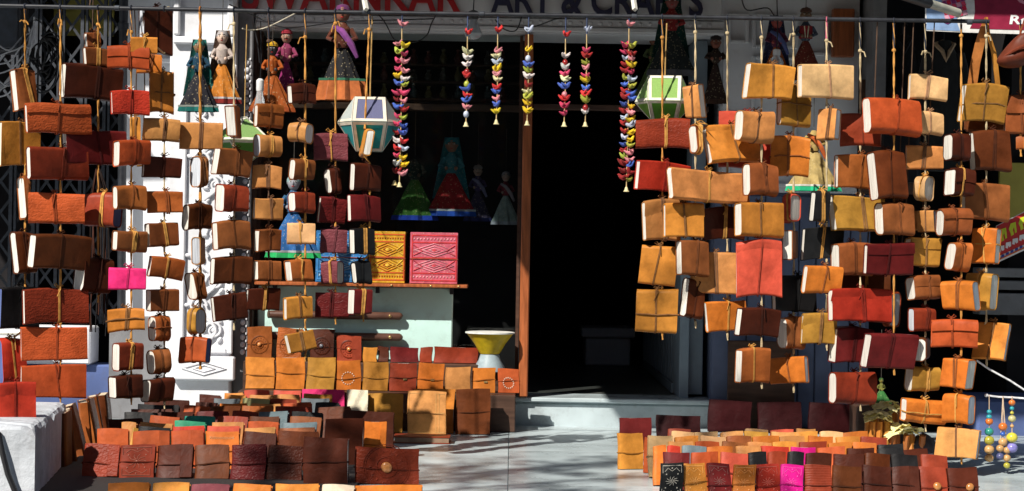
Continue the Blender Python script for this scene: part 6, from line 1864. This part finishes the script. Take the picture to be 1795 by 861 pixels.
strip([at(1729, 30, 8.94), at(1725, 48, 8.95), at(1718, 75, 8.98), at(1710, 110, 9.0), at(1702, 165, 9.02)], [0.006, 0.017, 0.022, 0.022, 0.022], 'leather', 'strap', lb, (0.46, 0.17, 0.045))
strip([at(1730, 30, 8.94), at(1733, 60, 8.95), at(1743, 95, 8.98), at(1750, 160, 9.02)], [0.004, 0.008, 0.012, 0.012], 'leather', 'strap', lb, (0.5, 0.22, 0.04))
q = MB()
pa, pb_ = at(1694, 152, 9.04), at(1762, 232, 9.04)
q.box(pa.x, pb_.x, 9.03, 9.09, pb_.z, pa.z, bev=0.012)
part('bag_body', q, 'leather', lb, color=LC['brown'])
fb2 = at(1786, 92, 8.86)
bg2 = thing('leather_bag', 'glossy reddish brown leather bag with soft folds hanging under the white banner letters', 'bag', loc=tuple(fb2))
q = MB().ball((0, 0, 0), 0.10, 0.05, 0.075, 28, 18)


def fold(p):
    x, y, z = p
    y2 = y + 0.018 * math.sin(42 * (z + 0.5 * x)) * (1 - abs(x) / 0.12)
    z2 = z * (1 - 0.45 * max(-x, 0) / 0.1) + 0.55 * x * 0.6 + 0.008 * math.sin(30 * x + 1)
    return (x, y2, z2)


q.map(fold).build('bag_body', 'leather', bg2, (0.12, 0.028, 0.014))
MB().tube([(-0.085, -0.02, -0.03), (-0.04, -0.062, 0.0), (0.03, -0.064, 0.035), (0.09, -0.03, 0.06)], [0.004, 0.007, 0.007, 0.004], 6).build('seam_welt', 'leather', bg2, (0.18, 0.04, 0.02))
MB().tube([(0.0, 0, 0.06), (0.01, 0.005, 0.10), (0.03, 0.01, 0.16)], 0.005, 6).build('carry_loop', 'leather', bg2, (0.2, 0.05, 0.02))

# ropes and bead strings
RD = 8.95
wobj('white_rope', MB().tube([at(1712, 632, RD), at(1735, 648, RD), at(1770, 667, RD), at(1830, 706, RD)], 0.0045, 6), 'cord', tuple(at(1712, 632, RD)), 'white rope slanting down from the amber journal to the photo edge', 'rope', color=(0.72, 0.72, 0.74))
wobj('white_rope', MB().tube([at(1727, 693, RD), at(1750, 696, RD), at(1775, 697, RD), at(1840, 702, RD)], 0.0045, 6).ball(tuple(at(1729, 693, RD)), 0.009), 'cord', tuple(at(1727, 693, RD)), 'level white rope from which the bead strings hang', 'rope', color=(0.68, 0.68, 0.7))
TE, OR, OL, TN, PU, BL, YE = (0.03, 0.30, 0.36), (0.62, 0.16, 0.03), (0.42, 0.38, 0.05), (0.52, 0.30, 0.12), (0.22, 0.20, 0.50), (0.03, 0.10, 0.4), (0.62, 0.55, 0.06)
for lab, px, ytop, strands in (
    ('bead string of teal, orange and tan beads, nearest the hanging journals', 1734, 694, [(0, [(722, 4.5, TE), (731, 5, TE), (739, 7, OR), (757, 8, (0.03, 0.26, 0.2)), (772, 9, OL), (788, 9, TN), (803, 8, TN)])]),
    ('forked bead string with orange and blue beads, middle one on the white rope', 1758, 696, [(0, [(748, 8, OR), (761, 5, BL), (775, 8, TN)]), (-5, [(786, 7, TN), (800, 7, (0.08, 0.09, 0.2))]), (7, [(789, 7, TN), (803, 7, TN), (816, 6, OL)])]),
    ('bead string ending in a yellow and a purple bead', 1774, 696, [(0, [(706, 6, OR), (716, 4, TE), (724, 3.5, OL), (734, 7, (0.45, 0.42, 0.2)), (747, 3.5, TN), (767, 10, YE), (785, 10, PU)])])):
    p0 = at(px, ytop, RD - 0.01)
    r = thing('bead_string', lab, 'bead string', 'bead strings on the white rope', loc=tuple(p0))
    for dx, beads in strands:
        pts_ = [Vector((0, 0, 0.004))] + [at(px + dx, y, RD - 0.01) - p0 for y, rr, c_ in beads]
        MB().tube(pts_, 0.0022, 5).build('thread', 'cord', r, (0.6, 0.45, 0.32))
        for y, rr, c_ in beads:
            MB().ball((0, 0, 0), rr * RD / F, rr * RD / F, rr * RD / F * 0.88, 14, 10).build('bead', 'bead', r, c_, loc=at(px + dx, y, RD - 0.01) - p0)

# wrapped bundles, grey cloth, figurine
for (px, yt, dd, w, lab) in ((1560, 712, 9.2, 36, 'bundle of orange sticks under pale crumpled paper, highest of the three behind the aisle rows'), (1590, 752, 9.06, 32, 'bundle of orange sticks wrapped in yellow paper beside the dark grey cloth'),
                             (1536, 728, 9.1, 22, 'low bundle of orange sticks topped by yellow paper near the dark album')):
    c = at(px, yt, dd)
    s = dd / F
    hh = c.z - TZ
    r = thing('wrapped_bundle', lab, 'bundle', 'paper wrapped bundles of sticks', loc=(c.x, dd, TZ + 0.002))
    for k in range(6):
        x = (k - 2.5) * w * s * 0.3
        MB().tube([(x, rt.uniform(-0.03, 0.03), 0), (x + rt.uniform(-0.01, 0.01), rt.uniform(-0.03, 0.03), hh - 0.03)], rt.uniform(0.010, 0.016), 7).build('stick', 'bright', r, rt.choice([(0.55, 0.2, 0.03), (0.5, 0.25, 0.05), (0.4, 0.13, 0.03)]))
    for j in range(5):
        q = MB()
        g_, n_ = [], 7
        ox, oy = rt.uniform(-0.6, 0.6) * w * s, rt.uniform(-0.03, 0.03)
        tx, ty, sz_ = rt.uniform(-0.7, 0.7), rt.uniform(-0.6, 0.6), rt.uniform(0.035, 0.06)
        for a_ in range(n_):
            for b__ in range(n_):
                u_, v_ = (a_ / (n_ - 1) - 0.5) * 2, (b__ / (n_ - 1) - 0.5) * 2
                g_.append((ox + u_ * sz_ + rt.uniform(-.006, .006), oy + v_ * sz_ * 0.7 + rt.uniform(-.006, .006),
                           hh - 0.012 + 0.012 * j * 0.6 + u_ * tx * 0.02 + v_ * ty * 0.02 - 0.018 * u_ * u_ + rt.uniform(-.009, .009)))
        q.add(g_, [(i * n_ + k, i * n_ + k + 1, (i + 1) * n_ + k + 1, (i + 1) * n_ + k) for i in range(n_ - 1) for k in range(n_ - 1)])
        q.build('crumpled_sheet', 'paper', r, smooth=False)
cords = thing('leather_cord_bunch', 'bunch of thin dark leather cords dangling by the folding gate behind the burgundy journals', 'cords', loc=tuple(at(172, 300, 9.2)))
for k in range(14):
    x_ = 158 + k * 2.6 + rt.uniform(-2, 2)
    col_ = rt.choice([(0.02, 0.012, 0.01), (0.06, 0.02, 0.012), (0.012, 0.012, 0.014), (0.3, 0.14, 0.04)])
    pts_ = [at(172 + (k - 7) * 0.5, 296, 9.2), at(x_, 340, 9.2 + rt.uniform(-.02, .02)), at(x_ + rt.uniform(-5, 5), 470, 9.2), at(x_ + rt.uniform(-9, 9), 590 - rt.uniform(0, 50), 9.2)]
    part('cord_strand', MB().tube(pts_, 0.0032, 5), 'cord', cords, color=col_)
part('hanging_loop', MB().tube([at(172, 298, 9.2), Vector((at(172, 26, PD).x, PD + 0.014, pole_z + 0.004))], 0.003, 5), 'cord', cords, color=(0.03, 0.03, 0.03))
gc = at(1618, 758, 9.1)
q = MB()
n = 22; vs = []
hh = gc.z - TZ
for i, (rr, z) in enumerate(((0.004, hh), (0.03, hh - 0.012), (0.055, hh - 0.03), (0.075, hh - 0.06), (0.083, hh - 0.10), (0.088, 0.02), (0.088, 0.004))):
    for k in range(n):
        a = 2 * math.pi * k / n
        f = 1 + 0.10 * math.sin(a * 5 + 1) * min(i / 3, 1)
        vs.append((gc.x + rr * f * math.cos(a) * 0.85, 9.1 + rr * f * math.sin(a) * 0.8, TZ + z))
q.add(vs, [(i * n + k, (i + 1) * n + k, (i + 1) * n + (k + 1) % n, i * n + (k + 1) % n) for i in range(6) for k in range(n)] + [tuple(range(n))])
wobj('draped_cloth', q, 'cloth', (gc.x, 9.1, TZ), 'dark grey cloth draped to a peak at the back of the aisle rows', 'cloth', color=(0.05, 0.05, 0.06))
wobj('wooden_crate', MB().box(at(1500, 740, 10.3).x, at(1590, 740, 10.3).x, 10.25, 10.5, TZ + 0.003, at(1550, 712, 10.3).z, bev=0.006), 'dark_wood', (at(1545, 740, 10.3).x, 10.3, TZ), 'dark wooden crate under the painted figurine behind the bundles', 'crate', smooth=False)
puppet(1545, 662, 711, 10.32, 'small painted green and yellow figurine standing on the dark crate', skin=(0.3, 0.26, 0.05), hat=(0.04, 0.14, 0.03), top=(0.25, 0.25, 0.06), skirt=(0.05, 0.2, 0.05), hem=(0.25, 0.06, 0.03), wid=0.7, group='figurines')
bpy.data.objects[[o.name for o in bpy.data.objects if o.get('label', '').startswith('small painted green')][0]].name = 'painted_figurine'
for o in bpy.data.objects:
    if o.get('group') == 'figurines': del o['group']; o['category'] = 'figurine'
